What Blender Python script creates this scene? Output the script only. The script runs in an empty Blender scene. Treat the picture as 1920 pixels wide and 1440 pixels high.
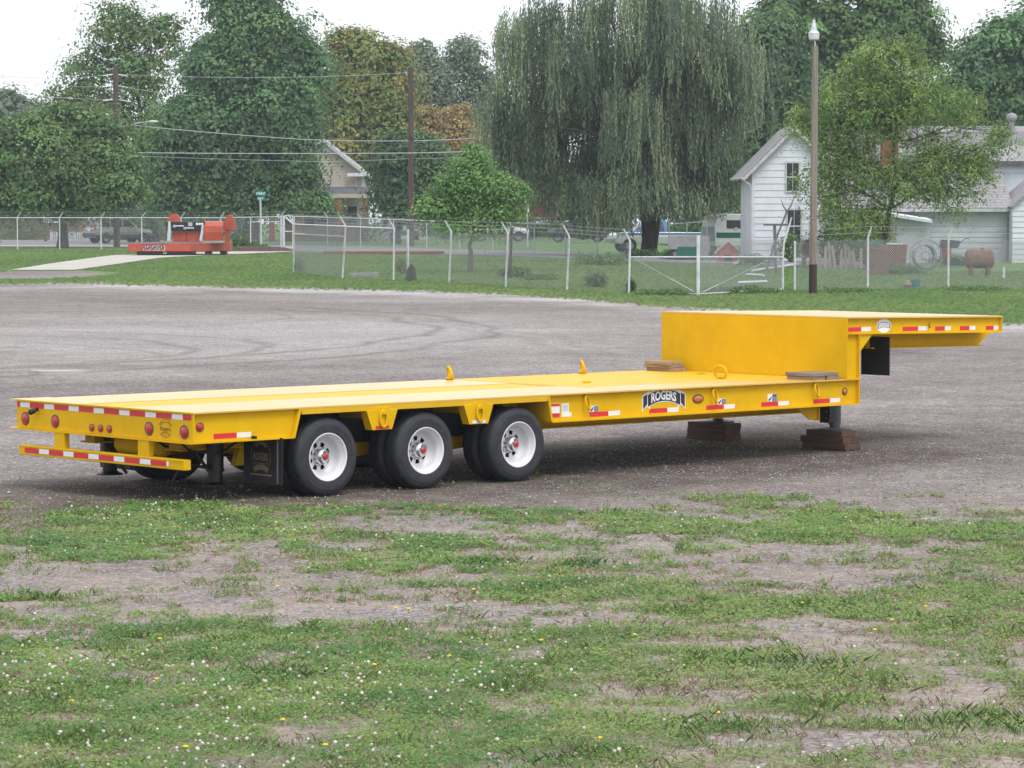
import bpy, math, random
import numpy as np
from mathutils import Vector, Matrix

# ------------------------------------------------------------------ camera, sky, sun, exposure
R = math.radians
sc = bpy.context.scene
COL = sc.collection
FPX, PITCH, CAMH = 5833.7, 0.0531, 2.7666          # focal length in 1920-wide pixels, tilt, eye height
cam_d = bpy.data.cameras.new('camera'); cam = bpy.data.objects.new('camera', cam_d); COL.objects.link(cam)
cam.location = (0, 0, CAMH); cam.rotation_euler = (math.pi / 2 - PITCH, 0, 0)
cam_d.sensor_width = 36; cam_d.lens = 36 * FPX / 1920; cam_d.clip_start = .5; cam_d.clip_end = 3000
sc.camera = cam

SUN_EL, SUN_AZ = R(57), R(152)                       # azimuth from +Y clockwise: behind the camera, to the right
world = bpy.data.worlds.new('World'); sc.world = world; world.use_nodes = True
wn, wl = world.node_tree.nodes, world.node_tree.links
wn.clear()
w_out = wn.new('ShaderNodeOutputWorld'); w_bg = wn.new('ShaderNodeBackground')
w_sky = wn.new('ShaderNodeTexSky'); w_sky.sky_type = 'NISHITA'; w_sky.sun_disc = False
w_sky.sun_elevation = SUN_EL; w_sky.sun_rotation = SUN_AZ; w_sky.dust_density = 4.0; w_sky.air_density = 1.0
w_hs = wn.new('ShaderNodeHueSaturation'); w_hs.inputs['Saturation'].default_value = .35
w_mix = wn.new('ShaderNodeMixRGB'); w_mix.inputs[0].default_value = .86   # an overcast cloud layer over the clear sky
w_mix.inputs[2].default_value = (7.6, 7.85, 8.3, 1)
wl.new(w_sky.outputs[0], w_hs.inputs['Color']); wl.new(w_hs.outputs[0], w_mix.inputs[1])
wl.new(w_mix.outputs[0], w_bg.inputs[0]); w_bg.inputs[1].default_value = .138
wl.new(w_bg.outputs[0], w_out.inputs[0])

sun_d = bpy.data.lights.new('sun', 'SUN'); sun_d.energy = 1.45; sun_d.angle = R(24); sun_d.color = (1, .975, .94)
sun = bpy.data.objects.new('sun', sun_d); COL.objects.link(sun)
sd = Vector((math.sin(SUN_AZ) * math.cos(SUN_EL), math.cos(SUN_AZ) * math.cos(SUN_EL), math.sin(SUN_EL)))
sun.rotation_euler = (-sd).to_track_quat('-Z', 'Y').to_euler()

vs = sc.view_settings
vs.view_transform = 'Standard'; vs.look = 'None'; vs.gamma = 1; vs.use_curve_mapping = False; vs.exposure = 0.32
sc.cycles.max_bounces = 4; sc.cycles.diffuse_bounces = 3; sc.cycles.glossy_bounces = 2; sc.cycles.volume_bounces = 0; sc.cycles.transparent_max_bounces = 12
sc.cycles.use_denoising = True

# ------------------------------------------------------------------ measuring helpers
_c, _s = math.cos(PITCH), math.sin(PITCH)
def ray(u, v):                                      # a photo pixel as a direction in the world
    x = (u - 960) / FPX; t = (720 - v) / FPX
    return (x, _c + t * _s, -_s + t * _c)
def W(u, v, Y):                                     # the point at depth Y that the photo shows at (u, v)
    d = ray(u, v); k = Y / d[1]
    return Vector((d[0] * k, Y, CAMH + d[2] * k))
_tY = np.array([-50, 33.5, 37, 60, 92, 110, 130, 150, 180, 300, 700.])
_tZ = np.array([0, 0, .05, .20, .44, .68, .86, .98, 1.06, 1.25, 1.6])
def tz(Y):                                          # height of the ground at depth Y
    return np.interp(Y, _tY, _tZ)
def G(u, v):                                        # ground point seen at (u, v)
    lo, hi = 3.0, 690.0; d = ray(u, v)
    for _ in range(60):
        m = .5 * (lo + hi)
        if CAMH + d[2] / d[1] * m > tz(m): lo = m
        else: hi = m
    return Vector((d[0] / d[1] * lo, lo, float(tz(lo))))
def ppm(Y): return FPX / Y                          # photo pixels per metre at depth Y
def at(x, Y, dz=0): return Vector((x, Y, float(tz(Y)) + dz))

# ------------------------------------------------------------------ object helpers
def tag(o, label=None, cat=None, group=None, kind=None):
    if label: o['label'] = label
    if cat: o['category'] = cat
    if group: o['group'] = group
    if kind: o['kind'] = kind
    return o
def empty(name, loc=(0, 0, 0), rz=0, parent=None):
    o = bpy.data.objects.new(name, None); COL.objects.link(o); o.location = loc; o.rotation_euler = (0, 0, rz)
    o.empty_display_size = .1
    if parent: o.parent = parent
    return o
def thing(name, label, cat, loc=(0, 0, 0), rz=0, group=None):
    return tag(empty(name, loc, rz), label, cat, group)
def link(name, me, parent=None, loc=None, rz=0):
    o = bpy.data.objects.new(name, me); COL.objects.link(o)
    if parent: o.parent = parent
    if loc is not None: o.location = loc
    if rz: o.rotation_euler = (0, 0, rz)
    return o
def copy_tree(o, parent=None):
    c = o.copy(); COL.objects.link(c); c.parent = parent
    for ch in list(o.children): copy_tree(ch, c)
    return c
def np_mesh(name, V, F, mat, col=None, smooth=False):
    V = np.asarray(V, np.float32).reshape(-1, 3); F = np.asarray(F, np.int32); k = F.shape[1]
    me = bpy.data.meshes.new(name)
    me.vertices.add(len(V)); me.vertices.foreach_set('co', V.ravel())
    me.loops.add(F.size); me.loops.foreach_set('vertex_index', F.ravel())
    me.polygons.add(len(F)); me.polygons.foreach_set('loop_start', np.arange(0, F.size, k, dtype=np.int32))
    if smooth: me.polygons.foreach_set('use_smooth', np.ones(len(F), bool))
    me.update(calc_edges=True)
    if col is not None:
        a = me.color_attributes.new('Col', 'FLOAT_COLOR', 'POINT')
        col = np.asarray(col); c4 = np.ones((len(V), 4), np.float32); c4[:, :col.shape[1]] = col; a.data.foreach_set('color', c4.ravel())
    me.materials.append(mat)
    return me

class MB:
    """collects shapes into one mesh"""
    def __init__(s): s.v = []; s.f = []; s.sm = []
    def add(s, vs_, fs, smooth=False):
        n = len(s.v); s.v += [tuple(p) for p in vs_]; s.f += [tuple(i + n for i in f) for f in fs]; s.sm += [smooth] * len(fs); return s
    def box(s, x0, x1, y0, y1, z0, z1, M=None):
        p = [(x, y, z) for z in (z0, z1) for y in (y0, y1) for x in (x0, x1)]
        if M is not None: p = [M @ Vector(q) for q in p]
        return s.add(p, [(0, 2, 3, 1), (4, 5, 7, 6), (0, 1, 5, 4), (1, 3, 7, 5), (3, 2, 6, 7), (2, 0, 4, 6)])
    def prism(s, poly, a0, a1, axis='y', M=None):
        """poly: 2D points; axis y -> (x,z) outline extruded in y; x -> (y,z); z -> (x,y)"""
        def P(p, a):
            q = (p[0], a, p[1]) if axis == 'y' else ((a, p[0], p[1]) if axis == 'x' else (p[0], p[1], a))
            return M @ Vector(q) if M is not None else q
        n = len(poly)
        vs_ = [P(p, a0) for p in poly] + [P(p, a1) for p in poly]
        fs = [tuple(range(n)), tuple(range(2 * n - 1, n - 1, -1))]
        fs += [(i, n + i, n + (i + 1) % n, (i + 1) % n) for i in range(n)]
        return s.add(vs_, fs)
    def tube(s, pts, r, n=8, caps=True, smooth=True):
        pts = [Vector(p) for p in pts]; rs = r if isinstance(r, (list, tuple)) else [r] * len(pts)
        vs_ = []; prev = None
        for i, p in enumerate(pts):
            t = (pts[min(i + 1, len(pts) - 1)] - pts[max(i - 1, 0)])
            t = t.normalized() if t.length > 1e-9 else Vector((0, 0, 1))
            if prev is None:
                a = t.cross(Vector((0, 0, 1)) if abs(t.z) < .9 else Vector((1, 0, 0))).normalized()
            else:
                a = (prev - t * prev.dot(t)); a = a.normalized() if a.length > 1e-6 else t.orthogonal().normalized()
            b = t.cross(a); prev = a
            vs_ += [p + (a * math.cos(2 * math.pi * k / n) + b * math.sin(2 * math.pi * k / n)) * rs[i] for k in range(n)]
        fs = [(i * n + k, i * n + (k + 1) % n, (i + 1) * n + (k + 1) % n, (i + 1) * n + k) for i in range(len(pts) - 1) for k in range(n)]
        s.add(vs_, fs, smooth)
        if caps:
            m = len(s.v) - len(vs_)
            s.f += [tuple(m + k for k in range(n - 1, -1, -1)), tuple(m + (len(pts) - 1) * n + k for k in range(n))]; s.sm += [False, False]
        return s
    def lathe(s, prof, n=32, axis='y', M=None, a0=0, a1=2 * math.pi, smooth=True):
        """prof: (radius, offset along axis)"""
        full = abs(a1 - a0 - 2 * math.pi) < 1e-6; m = n if full else n + 1
        vs_ = []
        for (r, h) in prof:
            for k in range(m):
                t = a0 + (a1 - a0) * k / n; c_, s_ = r * math.cos(t), r * math.sin(t)
                q = (c_, h, s_) if axis == 'y' else ((h, c_, s_) if axis == 'x' else (c_, s_, h))
                vs_.append(M @ Vector(q) if M is not None else q)
        fs = []
        for i in range(len(prof) - 1):
            for k in range(n):
                k2 = (k + 1) % m
                fs.append((i * m + k, i * m + k2, (i + 1) * m + k2, (i + 1) * m + k))
        return s.add(vs_, fs, smooth)
    def disc(s, r, h, n=24, axis='y', M=None):
        return s.lathe([(1e-4, h), (r, h)], n, axis, M, smooth=False)
    def mesh(s, name, mat, ang=38):
        me = bpy.data.meshes.new(name); me.from_pydata([tuple(p) for p in s.v], [], s.f)
        me.polygons.foreach_set('use_smooth', s.sm)
        if any(s.sm): me.set_sharp_from_angle(angle=R(ang))
        me.materials.append(mat); me.update()
        return me
    def build(s, name, mat, parent=None, loc=None, bevel=0, rz=0):
        o = link(name, s.mesh(name, mat), parent, loc, rz)
        if bevel:
            b = o.modifiers.new('bevel', 'BEVEL'); b.width = bevel; b.segments = 2; b.limit_method = 'ANGLE'; b.angle_limit = R(40)
        return o
def boxo(name, mat, parent, x0, x1, y0, y1, z0, z1, bevel=0):
    return MB().box(x0, x1, y0, y1, z0, z1).build(name, mat, parent, bevel=bevel)
def text_mesh(name, txt, mat, size, extrude=.001, align='CENTER', squash=1, bold=0, warp=None, fn=None):
    """flat lettering; fn maps (x, y, depth) of the letters into place"""
    cu = bpy.data.curves.new('tmp', 'FONT'); cu.body = txt; cu.size = size; cu.align_x = align; cu.align_y = 'CENTER'
    cu.extrude = extrude; cu.offset = bold; cu.resolution_u = 3
    o = bpy.data.objects.new('tmp', cu); COL.objects.link(o)
    dg = bpy.context.evaluated_depsgraph_get()
    me = bpy.data.meshes.new_from_object(o.evaluated_get(dg)); me.name = name
    COL.objects.unlink(o); bpy.data.objects.remove(o); bpy.data.curves.remove(cu)
    for v in me.vertices:
        x, y, z = v.co.x * squash, v.co.y, v.co.z
        if warp: y += warp(x)
        v.co = fn(x, y, z) if fn else (x, y, z)
    me.materials.clear(); me.materials.append(mat); me.update()
    return me

# ------------------------------------------------------------------ materials
def new_mat(name):
    m = bpy.data.materials.new(name); m.use_nodes = True; nt = m.node_tree
    b = nt.nodes['Principled BSDF']; return m, nt, b
def N(nt, typ, **kw):
    n = nt.nodes.new(typ)
    for k, v in kw.items():
        if k in n.inputs: n.inputs[k].default_value = v
        else: setattr(n, k, v)
    return n
def noise(nt, vec, scale, detail=4, rough=.55):
    n = N(nt, 'ShaderNodeTexNoise'); n.inputs['Scale'].default_value = scale; n.inputs['Detail'].default_value = detail; n.inputs['Roughness'].default_value = rough
    if vec is not None: nt.links.new(vec, n.inputs['Vector'])
    return n.outputs['Fac']
def ramp(nt, fac, stops):
    r = N(nt, 'ShaderNodeValToRGB'); e = r.color_ramp.elements
    e[0].position = stops[0][0]; e[0].color = (*stops[0][1], 1); e[1].position = stops[-1][0]; e[1].color = (*stops[-1][1], 1)
    for p, c in stops[1:-1]:
        x = e.new(p); x.color = (*c, 1)
    nt.links.new(fac, r.inputs[0]); return r.outputs[0]
def mixc(nt, fac, a, b, mode='MIX'):
    m = N(nt, 'ShaderNodeMixRGB'); m.blend_type = mode
    for i, x in ((0, fac), (1, a), (2, b)):
        if hasattr(x, 'links'): nt.links.new(x, m.inputs[i])
        else: m.inputs[i].default_value = x if i == 0 else (*x, 1)
    return m.outputs[0]
def math_(nt, op, a, b=None, c=None, clamp=False):
    m = N(nt, 'ShaderNodeMath'); m.operation = op; m.use_clamp = clamp
    for i, x in enumerate((a, b, c)):
        if x is None: continue
        if hasattr(x, 'links'): nt.links.new(x, m.inputs[i])
        else: m.inputs[i].default_value = x
    return m.outputs[0]
def bump(nt, b, h, dist, strength=1):
    n = N(nt, 'ShaderNodeBump'); n.inputs['Distance'].default_value = dist; n.inputs['Strength'].default_value = strength
    nt.links.new(h, n.inputs['Height']); nt.links.new(n.outputs[0], b.inputs['Normal'])
def objco(nt): return N(nt, 'ShaderNodeTexCoord').outputs['Object']
def worldco(nt): return N(nt, 'ShaderNodeNewGeometry').outputs['Position']
def grp(c, k): return tuple(min(1, x * k) for x in c)
def plain(name, c, rough=.6, metal=0, var=.12, scale=6, spec=.5, bmp=0, coat=0):
    """paint, metal, plastic ...: base colour with a little grime and uneven gloss"""
    m, nt, b = new_mat(name); co = worldco(nt)
    f = noise(nt, co, scale, 5)
    k = ramp(nt, f, [(.3, grp(c, 1 - var)), (.7, grp(c, 1 + var * .6))])
    nt.links.new(k, b.inputs['Base Color'])
    r = math_(nt, 'MULTIPLY_ADD', noise(nt, co, scale * 2.7, 3), .25, rough - .12, True); nt.links.new(r, b.inputs['Roughness'])
    b.inputs['Metallic'].default_value = metal; b.inputs['Specular IOR Level'].default_value = spec
    if coat: b.inputs['Coat Weight'].default_value = coat; b.inputs['Coat Roughness'].default_value = .12
    if bmp: bump(nt, b, noise(nt, co, scale * 12, 3), bmp)
    return m
def wood(name, c, c2, scale=30, stretch=(1, .06, 1)):
    m, nt, b = new_mat(name); co = objco(nt)
    mp = N(nt, 'ShaderNodeMapping'); mp.inputs['Scale'].default_value = stretch; nt.links.new(co, mp.inputs[0])
    oi = N(nt, 'ShaderNodeObjectInfo')
    off = N(nt, 'ShaderNodeVectorMath'); off.operation = 'ADD'; nt.links.new(mp.outputs[0], off.inputs[0])
    sc_ = math_(nt, 'MULTIPLY', oi.outputs['Random'], 20.); nt.links.new(sc_, off.inputs[1])
    f = noise(nt, off.outputs[0], scale, 6, .65)
    k = ramp(nt, f, [(.28, c2), (.5, c), (.72, grp(c, 1.25))])
    sh = ramp(nt, oi.outputs['Random'], [(0, (.7, .68, .68)), (1, (1.0, 1.0, 1.0))])
    nt.links.new(mixc(nt, 1.0, k, sh, 'MULTIPLY'), b.inputs['Base Color']); b.inputs['Roughness'].default_value = .85
    bump(nt, b, f, .01, .6); return m
def foliage(name, transl=.35, rough=.55):
    m, nt, b = new_mat(name)
    a = N(nt, 'ShaderNodeAttribute'); a.attribute_name = 'Col'
    nt.links.new(a.outputs['Color'], b.inputs['Base Color']); b.inputs['Roughness'].default_value = rough; b.inputs['Specular IOR Level'].default_value = .3
    t = N(nt, 'ShaderNodeBsdfTranslucent')
    hs = N(nt, 'ShaderNodeHueSaturation'); hs.inputs['Value'].default_value = 1.25; hs.inputs['Hue'].default_value = .49; nt.links.new(a.outputs['Color'], hs.inputs['Color'])
    nt.links.new(hs.outputs[0], t.inputs[0])
    mx = N(nt, 'ShaderNodeMixShader'); mx.inputs[0].default_value = transl
    nt.links.new(b.outputs[0], mx.inputs[1]); nt.links.new(t.outputs[0], mx.inputs[2])
    nt.links.new(mx.outputs[0], nt.nodes['Material Output'].inputs['Surface']); return m

YEL = (.73, .432, .004)
def yellow_paint(name, rough, spec=.5, tread=False, fine=0.):
    m, nt, b = new_mat(name); co = objco(nt)
    f = noise(nt, co, 3.2, 5)
    k = ramp(nt, f, [(.25, grp(YEL, .93)), (.75, (.775, .465, .006))])
    d = ramp(nt, noise(nt, co, 1.1, 6, .75), [(.50, (1, 1, 1)), (.74, (.88, .85, .84))])   # dust film
    nt.links.new(mixc(nt, 1., k, d, 'MULTIPLY'), b.inputs['Base Color'])
    nt.links.new(math_(nt, 'MULTIPLY_ADD', noise(nt, co, 9, 4), .22, rough - .11, True), b.inputs['Roughness'])
    b.inputs['Specular IOR Level'].default_value = spec
    if tread:
        mp = N(nt, 'ShaderNodeMapping'); mp.inputs['Rotation'].default_value = (0, R(45), 0); mp.inputs['Scale'].default_value = (1, 1, 1)
        nt.links.new(co, mp.inputs[0])
        v = N(nt, 'ShaderNodeTexVoronoi'); v.inputs['Scale'].default_value = 36; v.inputs['Randomness'].default_value = .08; nt.links.new(mp.outputs[0], v.inputs['Vector'])
        bump(nt, b, math_(nt, 'LESS_THAN', v.outputs['Distance'], .3), .004)
    elif fine == 0: bump(nt, b, noise(nt, co, 1.4, 3), .005)
    return m
M = {}
M['yellow'] = yellow_paint('yellow_paint', .48, .10)
M['deck_gloss'] = yellow_paint('yellow_deck_smooth', .42, 1.0, fine=-1)
M['deck_matt'] = yellow_paint('yellow_deck_worn', .55, .45, fine=-1)
for _k, _w in (('deck_gloss', 1.0), ('deck_matt', .12)):                 # wax-like gloss that catches the sky at a flat angle
    _b = M[_k].node_tree.nodes['Principled BSDF']; _b.inputs['Coat Weight'].default_value = _w; _b.inputs['Coat Roughness'].default_value = .34; _b.inputs['Coat IOR'].default_value = 1.9
M['tread'] = yellow_paint('yellow_treadplate', .42, .35, tread=True)
M['tyre'] = plain('tyre_rubber', (.030, .032, .040), .68, var=.35, scale=14, bmp=.0015)
M['rim'] = plain('white_wheel_paint', (.72, .72, .74), .35, var=.05, scale=9)
M['chrome'] = plain('chrome', (.62, .62, .63), .22, metal=1, var=.1)
M['red_lens'] = plain('red_lens', (.50, .012, .02), .25, var=.1, scale=40, coat=.5)
M['amber_lens'] = plain('amber_lens', (.62, .16, .012), .25, var=.1, scale=40, coat=.5)
M['black'] = plain('black_paint', (.012, .012, .016), .42, var=.3, scale=8)
M['rubber'] = plain('black_rubber', (.018, .018, .02), .6, var=.25, scale=8)
M['bezel'] = plain('lamp_bezel', (.10, .085, .06), .5, var=.2)
M['tape_red'] = plain('red_reflective_tape', (.64, .022, .03), .35, var=.08, scale=30)
M['tape_white'] = plain('white_reflective_tape', (.80, .80, .80), .35, var=.05, scale=30)
M['decal_white'] = plain('white_decal', (.82, .82, .82), .4, var=.03)
M['decal_navy'] = plain('navy_decal', (.018, .020, .040), .4, var=.1)
M['decal_blue'] = plain('blue_decal', (.08, .10, .28), .4, var=.1)
M['decal_grey'] = plain('grey_decal_print', (.42, .44, .5), .5, var=.1)
M['decal_tan'] = plain('tan_flap_print', (.20, .17, .13), .6, var=.25, scale=25)
M['weld'] = plain('weld_bead_lettering', (.34, .17, .012), .5, var=.2, scale=40)
M['jack'] = plain('jack_grey_paint', (.07, .07, .075), .5, var=.25)
M['galv'] = plain('galvanised_steel', (.60, .62, .66), .42, metal=.35, var=.12, scale=10)
M['fence_w'] = plain('white_fence_paint', (.62, .64, .67), .5, var=.22, scale=5)
M['wire'] = plain('fence_wire', (.36, .38, .40), .5, metal=.3, var=.1)
M['plank'] = wood('weathered_plank', (.36, .26, .18), (.20, .13, .09))
M['plank_grey'] = wood('grey_plank', (.30, .25, .21), (.15, .11, .09))
M['timber'] = wood('dark_timber', (.125, .072, .052), (.05, .028, .022), 22)
M['pole'] = wood('weathered_pole', (.25, .20, .17), (.13, .10, .085), 14, (1, 1, .05))
M['pole_base'] = wood('creosote_pole', (.06, .035, .03), (.03, .018, .016), 14, (1, 1, .05))
M['pole_far'] = wood('brown_pole', (.10, .065, .055), (.05, .034, .03), 10, (1, 1, .05))
M['bark'] = wood('bark', (.085, .07, .06), (.03, .025, .022), 7, (1, 1, .25))
M['bark_grey'] = wood('grey_bark', (.15, .13, .115), (.06, .05, .045), 7, (1, 1, .25))
M['leaf'] = foliage('leaves'); M['willow'] = foliage('willow_leaves', .3); M['grassm'] = foliage('grass_blades', .4, .5)
M['orange'] = plain('orange_red_paint', (.44, .072, .034), .45, var=.18, scale=4)
M['asphalt'] = plain('pale_road', (.23, .225, .225), .9, var=.15, scale=1.2)
M['concrete'] = plain('concrete', (.46, .43, .385), .9, var=.12, scale=.8, bmp=.003)
M['siding'] = plain('white_siding', (.66, .69, .73), .6, var=.10, scale=1.3)
M['siding_grey'] = plain('grey_white_siding', (.52, .54, .58), .65, var=.12, scale=1.3)
M['trim'] = plain('weathered_trim', (.50, .50, .50), .7, var=.2, scale=3)
M['gutter'] = plain('dark_gutter', (.09, .09, .10), .6, var=.2)
M['glass'] = plain('window_glass', (.045, .05, .055), .12, var=.3, scale=2, spec=.8)
M['beige'] = plain('beige_siding', (.46, .40, .345), .7, var=.08, scale=1)
M['brick'] = plain('red_brick', (.26, .085, .05), .85, var=.25, scale=6)
M['brownwall'] = plain('brown_wall', (.19, .125, .10), .85, var=.25, scale=2)
M['rust'] = plain('rusty_steel', (.20, .095, .07), .75, var=.4, scale=5, bmp=.004)
M['silver'] = plain('silver_car_paint', (.36, .36, .34), .3, metal=.25, var=.05, coat=.4)
M['darkplastic'] = plain('dark_plastic', (.05, .05, .055), .6, var=.15)
M['white_car'] = plain('white_car_paint', (.66, .67, .67), .35, var=.08, coat=.3)
M['blue_car'] = plain('blue_car_paint', (.10, .24, .50), .35, var=.08, coat=.3)
M['green_sign'] = plain('green_sign', (.008, .23, .19), .45, var=.06)
M['dgreen'] = plain('green_band', (.02, .13, .085), .5, var=.15)
M['teal'] = plain('teal_paint', (.03, .2, .24), .6, var=.15)
M['grey'] = plain('grey_metal', (.28, .28, .29), .6, var=.2, scale=3)
M['greydark'] = plain('dark_grey_metal', (.13, .13, .14), .6, var=.25, scale=3)
M['mulch'] = plain('mulch', (.10, .055, .045), .95, var=.35, scale=9, bmp=.03)
M['deckgrey'] = plain('grey_deck', (.17, .19, .22), .6, var=.15, scale=2)
M['cable'] = plain('cable', (.42, .44, .46), .6, var=.1)
M['lampglass'] = plain('lamp_globe', (.62, .58, .58), .35, var=.06)
def shingles(name, c):
    m, nt, b = new_mat(name); co = worldco(nt)
    br = N(nt, 'ShaderNodeTexBrick'); br.inputs['Scale'].default_value = 1; br.inputs['Mortar Size'].default_value = .012
    br.inputs['Brick Width'].default_value = .45; br.inputs['Row Height'].default_value = .11
    br.inputs['Color1'].default_value = (*grp(c, .8), 1); br.inputs['Color2'].default_value = (*grp(c, 1.2), 1); br.inputs['Mortar'].default_value = (*grp(c, .45), 1)
    mp = N(nt, 'ShaderNodeMapping'); mp.inputs['Rotation'].default_value = (R(60), 0, 0); nt.links.new(co, mp.inputs[0]); nt.links.new(mp.outputs[0], br.inputs['Vector'])
    k = mixc(nt, .5, br.outputs[0], ramp(nt, noise(nt, co, 1.5, 5, .7), [(.3, grp(c, .75)), (.7, grp(c, 1.2))]))
    nt.links.new(k, b.inputs['Base Color']); b.inputs['Roughness'].default_value = .92
    bump(nt, b, br.outputs['Fac'], .01); return m
M['shingle'] = shingles('grey_shingles', (.30, .29, .30)); M['shingle_dark'] = shingles('dark_shingles', (.10, .11, .125))
# ------------------------------------------------------------------ ground: one sheet, gravel yard, worn grass in front, lawns behind
rng = np.random.default_rng(7)
def vnoise(x, y, sc_, seed):                          # smooth value noise on arrays
    r = np.random.default_rng(seed).random((256, 256)); X = x / sc_; Y = y / sc_
    i = np.floor(X).astype(int); j = np.floor(Y).astype(int); fx = X - i; fy = Y - j
    fx = fx * fx * (3 - 2 * fx); fy = fy * fy * (3 - 2 * fy)
    a = r[i % 256, j % 256]; b = r[(i + 1) % 256, j % 256]; c = r[i % 256, (j + 1) % 256]; d = r[(i + 1) % 256, (j + 1) % 256]
    return (a * (1 - fx) + b * fx) * (1 - fy) + (c * (1 - fx) + d * fx) * fy
def fbm(x, y, s0, seed, n=4):
    t = 0; a = 1; tot = 0
    for k in range(n):
        t = t + a * vnoise(x + 31.7 * k, y + 17.3 * k, s0 / 2 ** k, seed + k); tot += a; a *= .55
    return t / tot
def gu(u, v): p = G(u, v); return (p.x, p.y)
# patches of green and of bare ground in the foreground: centre, half-width, half-depth, strength (all in metres on the ground)
def patch(u, v, du, dv, k):
    x, y = gu(u, v); x1, _ = gu(u + du, v); _, y1 = gu(u, v - dv); return (x, y, abs(x1 - x), abs(y1 - y), k)
PATCH = [patch(300, 1330, 620, 110, 1.0), patch(900, 1290, 320, 70, .7), patch(250, 985, 420, 45, .5), patch(800, 1045, 330, 35, .7), patch(330, 960, 250, 20, .35),
         patch(1080, 1110, 170, 45, .75), patch(1330, 1130, 130, 28, .6), patch(1640, 1140, 330, 40, .75), patch(1250, 1230, 300, 45, .75), patch(1650, 985, 420, 42, .75), patch(1180, 975, 160, 24, .5),
         patch(1500, 1290, 420, 50, .35), patch(1300, 1360, 240, 40, .55), patch(1720, 1350, 260, 55, .55), patch(1000, 1390, 260, 50, .6), patch(640, 945, 90, 12, .6), patch(560, 1190, 180, 30, .4),
         patch(1900, 930, 160, 16, .3), patch(60, 1120, 120, 16, .25), patch(1840, 1200, 200, 40, .45),
         patch(200, 1090, 330, 36, -.9), patch(640, 1150, 230, 28, -.7), patch(720, 985, 190, 20, -.75), patch(1300, 1050, 420, 30, -1.0), patch(1600, 1085, 260, 20, -.8), patch(1010, 1000, 220, 22, -.7),
         patch(320, 1235, 150, 16, -.45), patch(1560, 1230, 130, 16, -.6), patch(1330, 1310, 160, 18, -.6), patch(1150, 1300, 80, 10, -.4), patch(1420, 1375, 150, 22, -.6), patch(1800, 1300, 140, 20, -.5), patch(850, 1110, 90, 12, -.4)]
def edge_near(x):                                     # front edge of the yard: beyond it (away from the camera) is bare gravel
    us = np.array([-400, 0, 300, 640, 1000, 1250, 1500, 1920, 2400]); vs_ = np.array([962, 962, 956, 962, 965, 972, 975, 985, 990])
    p = np.array([gu(a, b) for a, b in zip(us, vs_)]); return np.interp(x, p[:, 0], p[:, 1])
def grass_cover(x, y):
    m = np.full_like(x, .37)
    for (cx, cy, a, b, k) in PATCH:
        m = m + k * .50 * np.exp(-(((x - cx) / a) ** 2 + ((y - cy) / b) ** 2) * 1.1)
    uu = 960 + x / np.maximum(y, 5) * FPX; m = m - .13 * np.clip((uu - 950) / 300, 0, 1) * (y < 22)
    m = m + (fbm(x, y, 1.1, 3) - .5) * 1.0 + (fbm(x, y, .3, 11, 3) - .5) * 1.5 + (fbm(x, y, .09, 15, 2) - .5) * 1.0
    e = edge_near(x) + (fbm(x, y, 2.2, 23, 5) - .5) * 6.0 + .3
    m = m - np.clip((y - e) / 1.6, -0.0, 3) * .7
    return m
# the far edge of the yard (gravel in front, lawn behind)
_fe = np.array([gu(a, b) for a, b in [(-500, 530), (0, 531), (150, 529), (400, 535), (700, 541), (950, 549), (1100, 560), (1300, 578), (1500, 590), (1920, 606), (2500, 622)]])
def far_edge(x): return np.interp(x, _fe[:, 0], _fe[:, 1])
def axis_pts(segs):
    out = []
    for a, b, st in segs: out += list(np.arange(a, b, st))
    out.append(segs[-1][1]); return np.array(out)
TX0, TY0, TH0 = -3.0536, 29.7551, 0.7369
gy = axis_pts([(-30, 6, 4), (6, 13, .5), (13, 33, .15), (33, 60, .4), (60, 130, .5), (130, 200, 2), (200, 320, 6), (320, 700, 30)])
gxp = axis_pts([(0, 6.5, .15), (6.5, 22, .45), (22, 60, 2.), (60, 420, 20)])
gx = np.concatenate([-gxp[:0:-1], gxp])
XX, YY = np.meshgrid(gx, gy)
xf, yf = XX.ravel(), YY.ravel()
cov = np.clip((grass_cover(xf, yf) - .36) / .75, 0, 1) * (yf < 45)
lawn = np.clip((yf - far_edge(xf) + (fbm(xf, yf, 3.0, 41, 5) - .5) * 5.5) / 1.2, 0, 1)
pale = np.exp(-((yf - far_edge(xf) + 2.5) / 3.5) ** 2) * np.clip((fbm(xf, yf, 2.2, 45, 5) - .3) * 2.2, 0, .8)
sw = np.exp(-(((xf - gu(420, 640)[0]) / 9.) ** 2 + ((yf - gu(420, 640)[1]) / 11.) ** 2)) + .7 * np.exp(-(((xf - gu(640, 610)[0]) / 6.) ** 2 + ((yf - gu(640, 610)[1]) / 6.) ** 2))
pale = np.maximum(pale, np.clip(sw * (.35 + fbm(xf, yf, 3.5, 47, 5) * 1.1) * .42, 0, .4))
d = np.hypot(xf - gu(70, 515)[0], (yf - gu(70, 515)[1]) * .5); lawn = lawn * np.clip((d - 2.2) / 1.0 + (xf > gu(175, 515)[0]) * 2, 0, 1)   # gravel mouth of the drive
zf = tz(yf) + (fbm(xf, yf, 1.2, 57, 3) - .5) * .05 * np.clip((31.5 - yf) / 6, 0, 1) + (fbm(xf, yf, 9, 61, 3) - .5) * .10 * np.clip((yf - 42) / 20, 0, 1) * (yf < 88)
lx = (xf - TX0) * math.cos(TH0) + (yf - TY0) * math.sin(TH0); ly = -(xf - TX0) * math.sin(TH0) + (yf - TY0) * math.cos(TH0)   # dark moist fines round the trailer, deepened by its painted contact shadow
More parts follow.
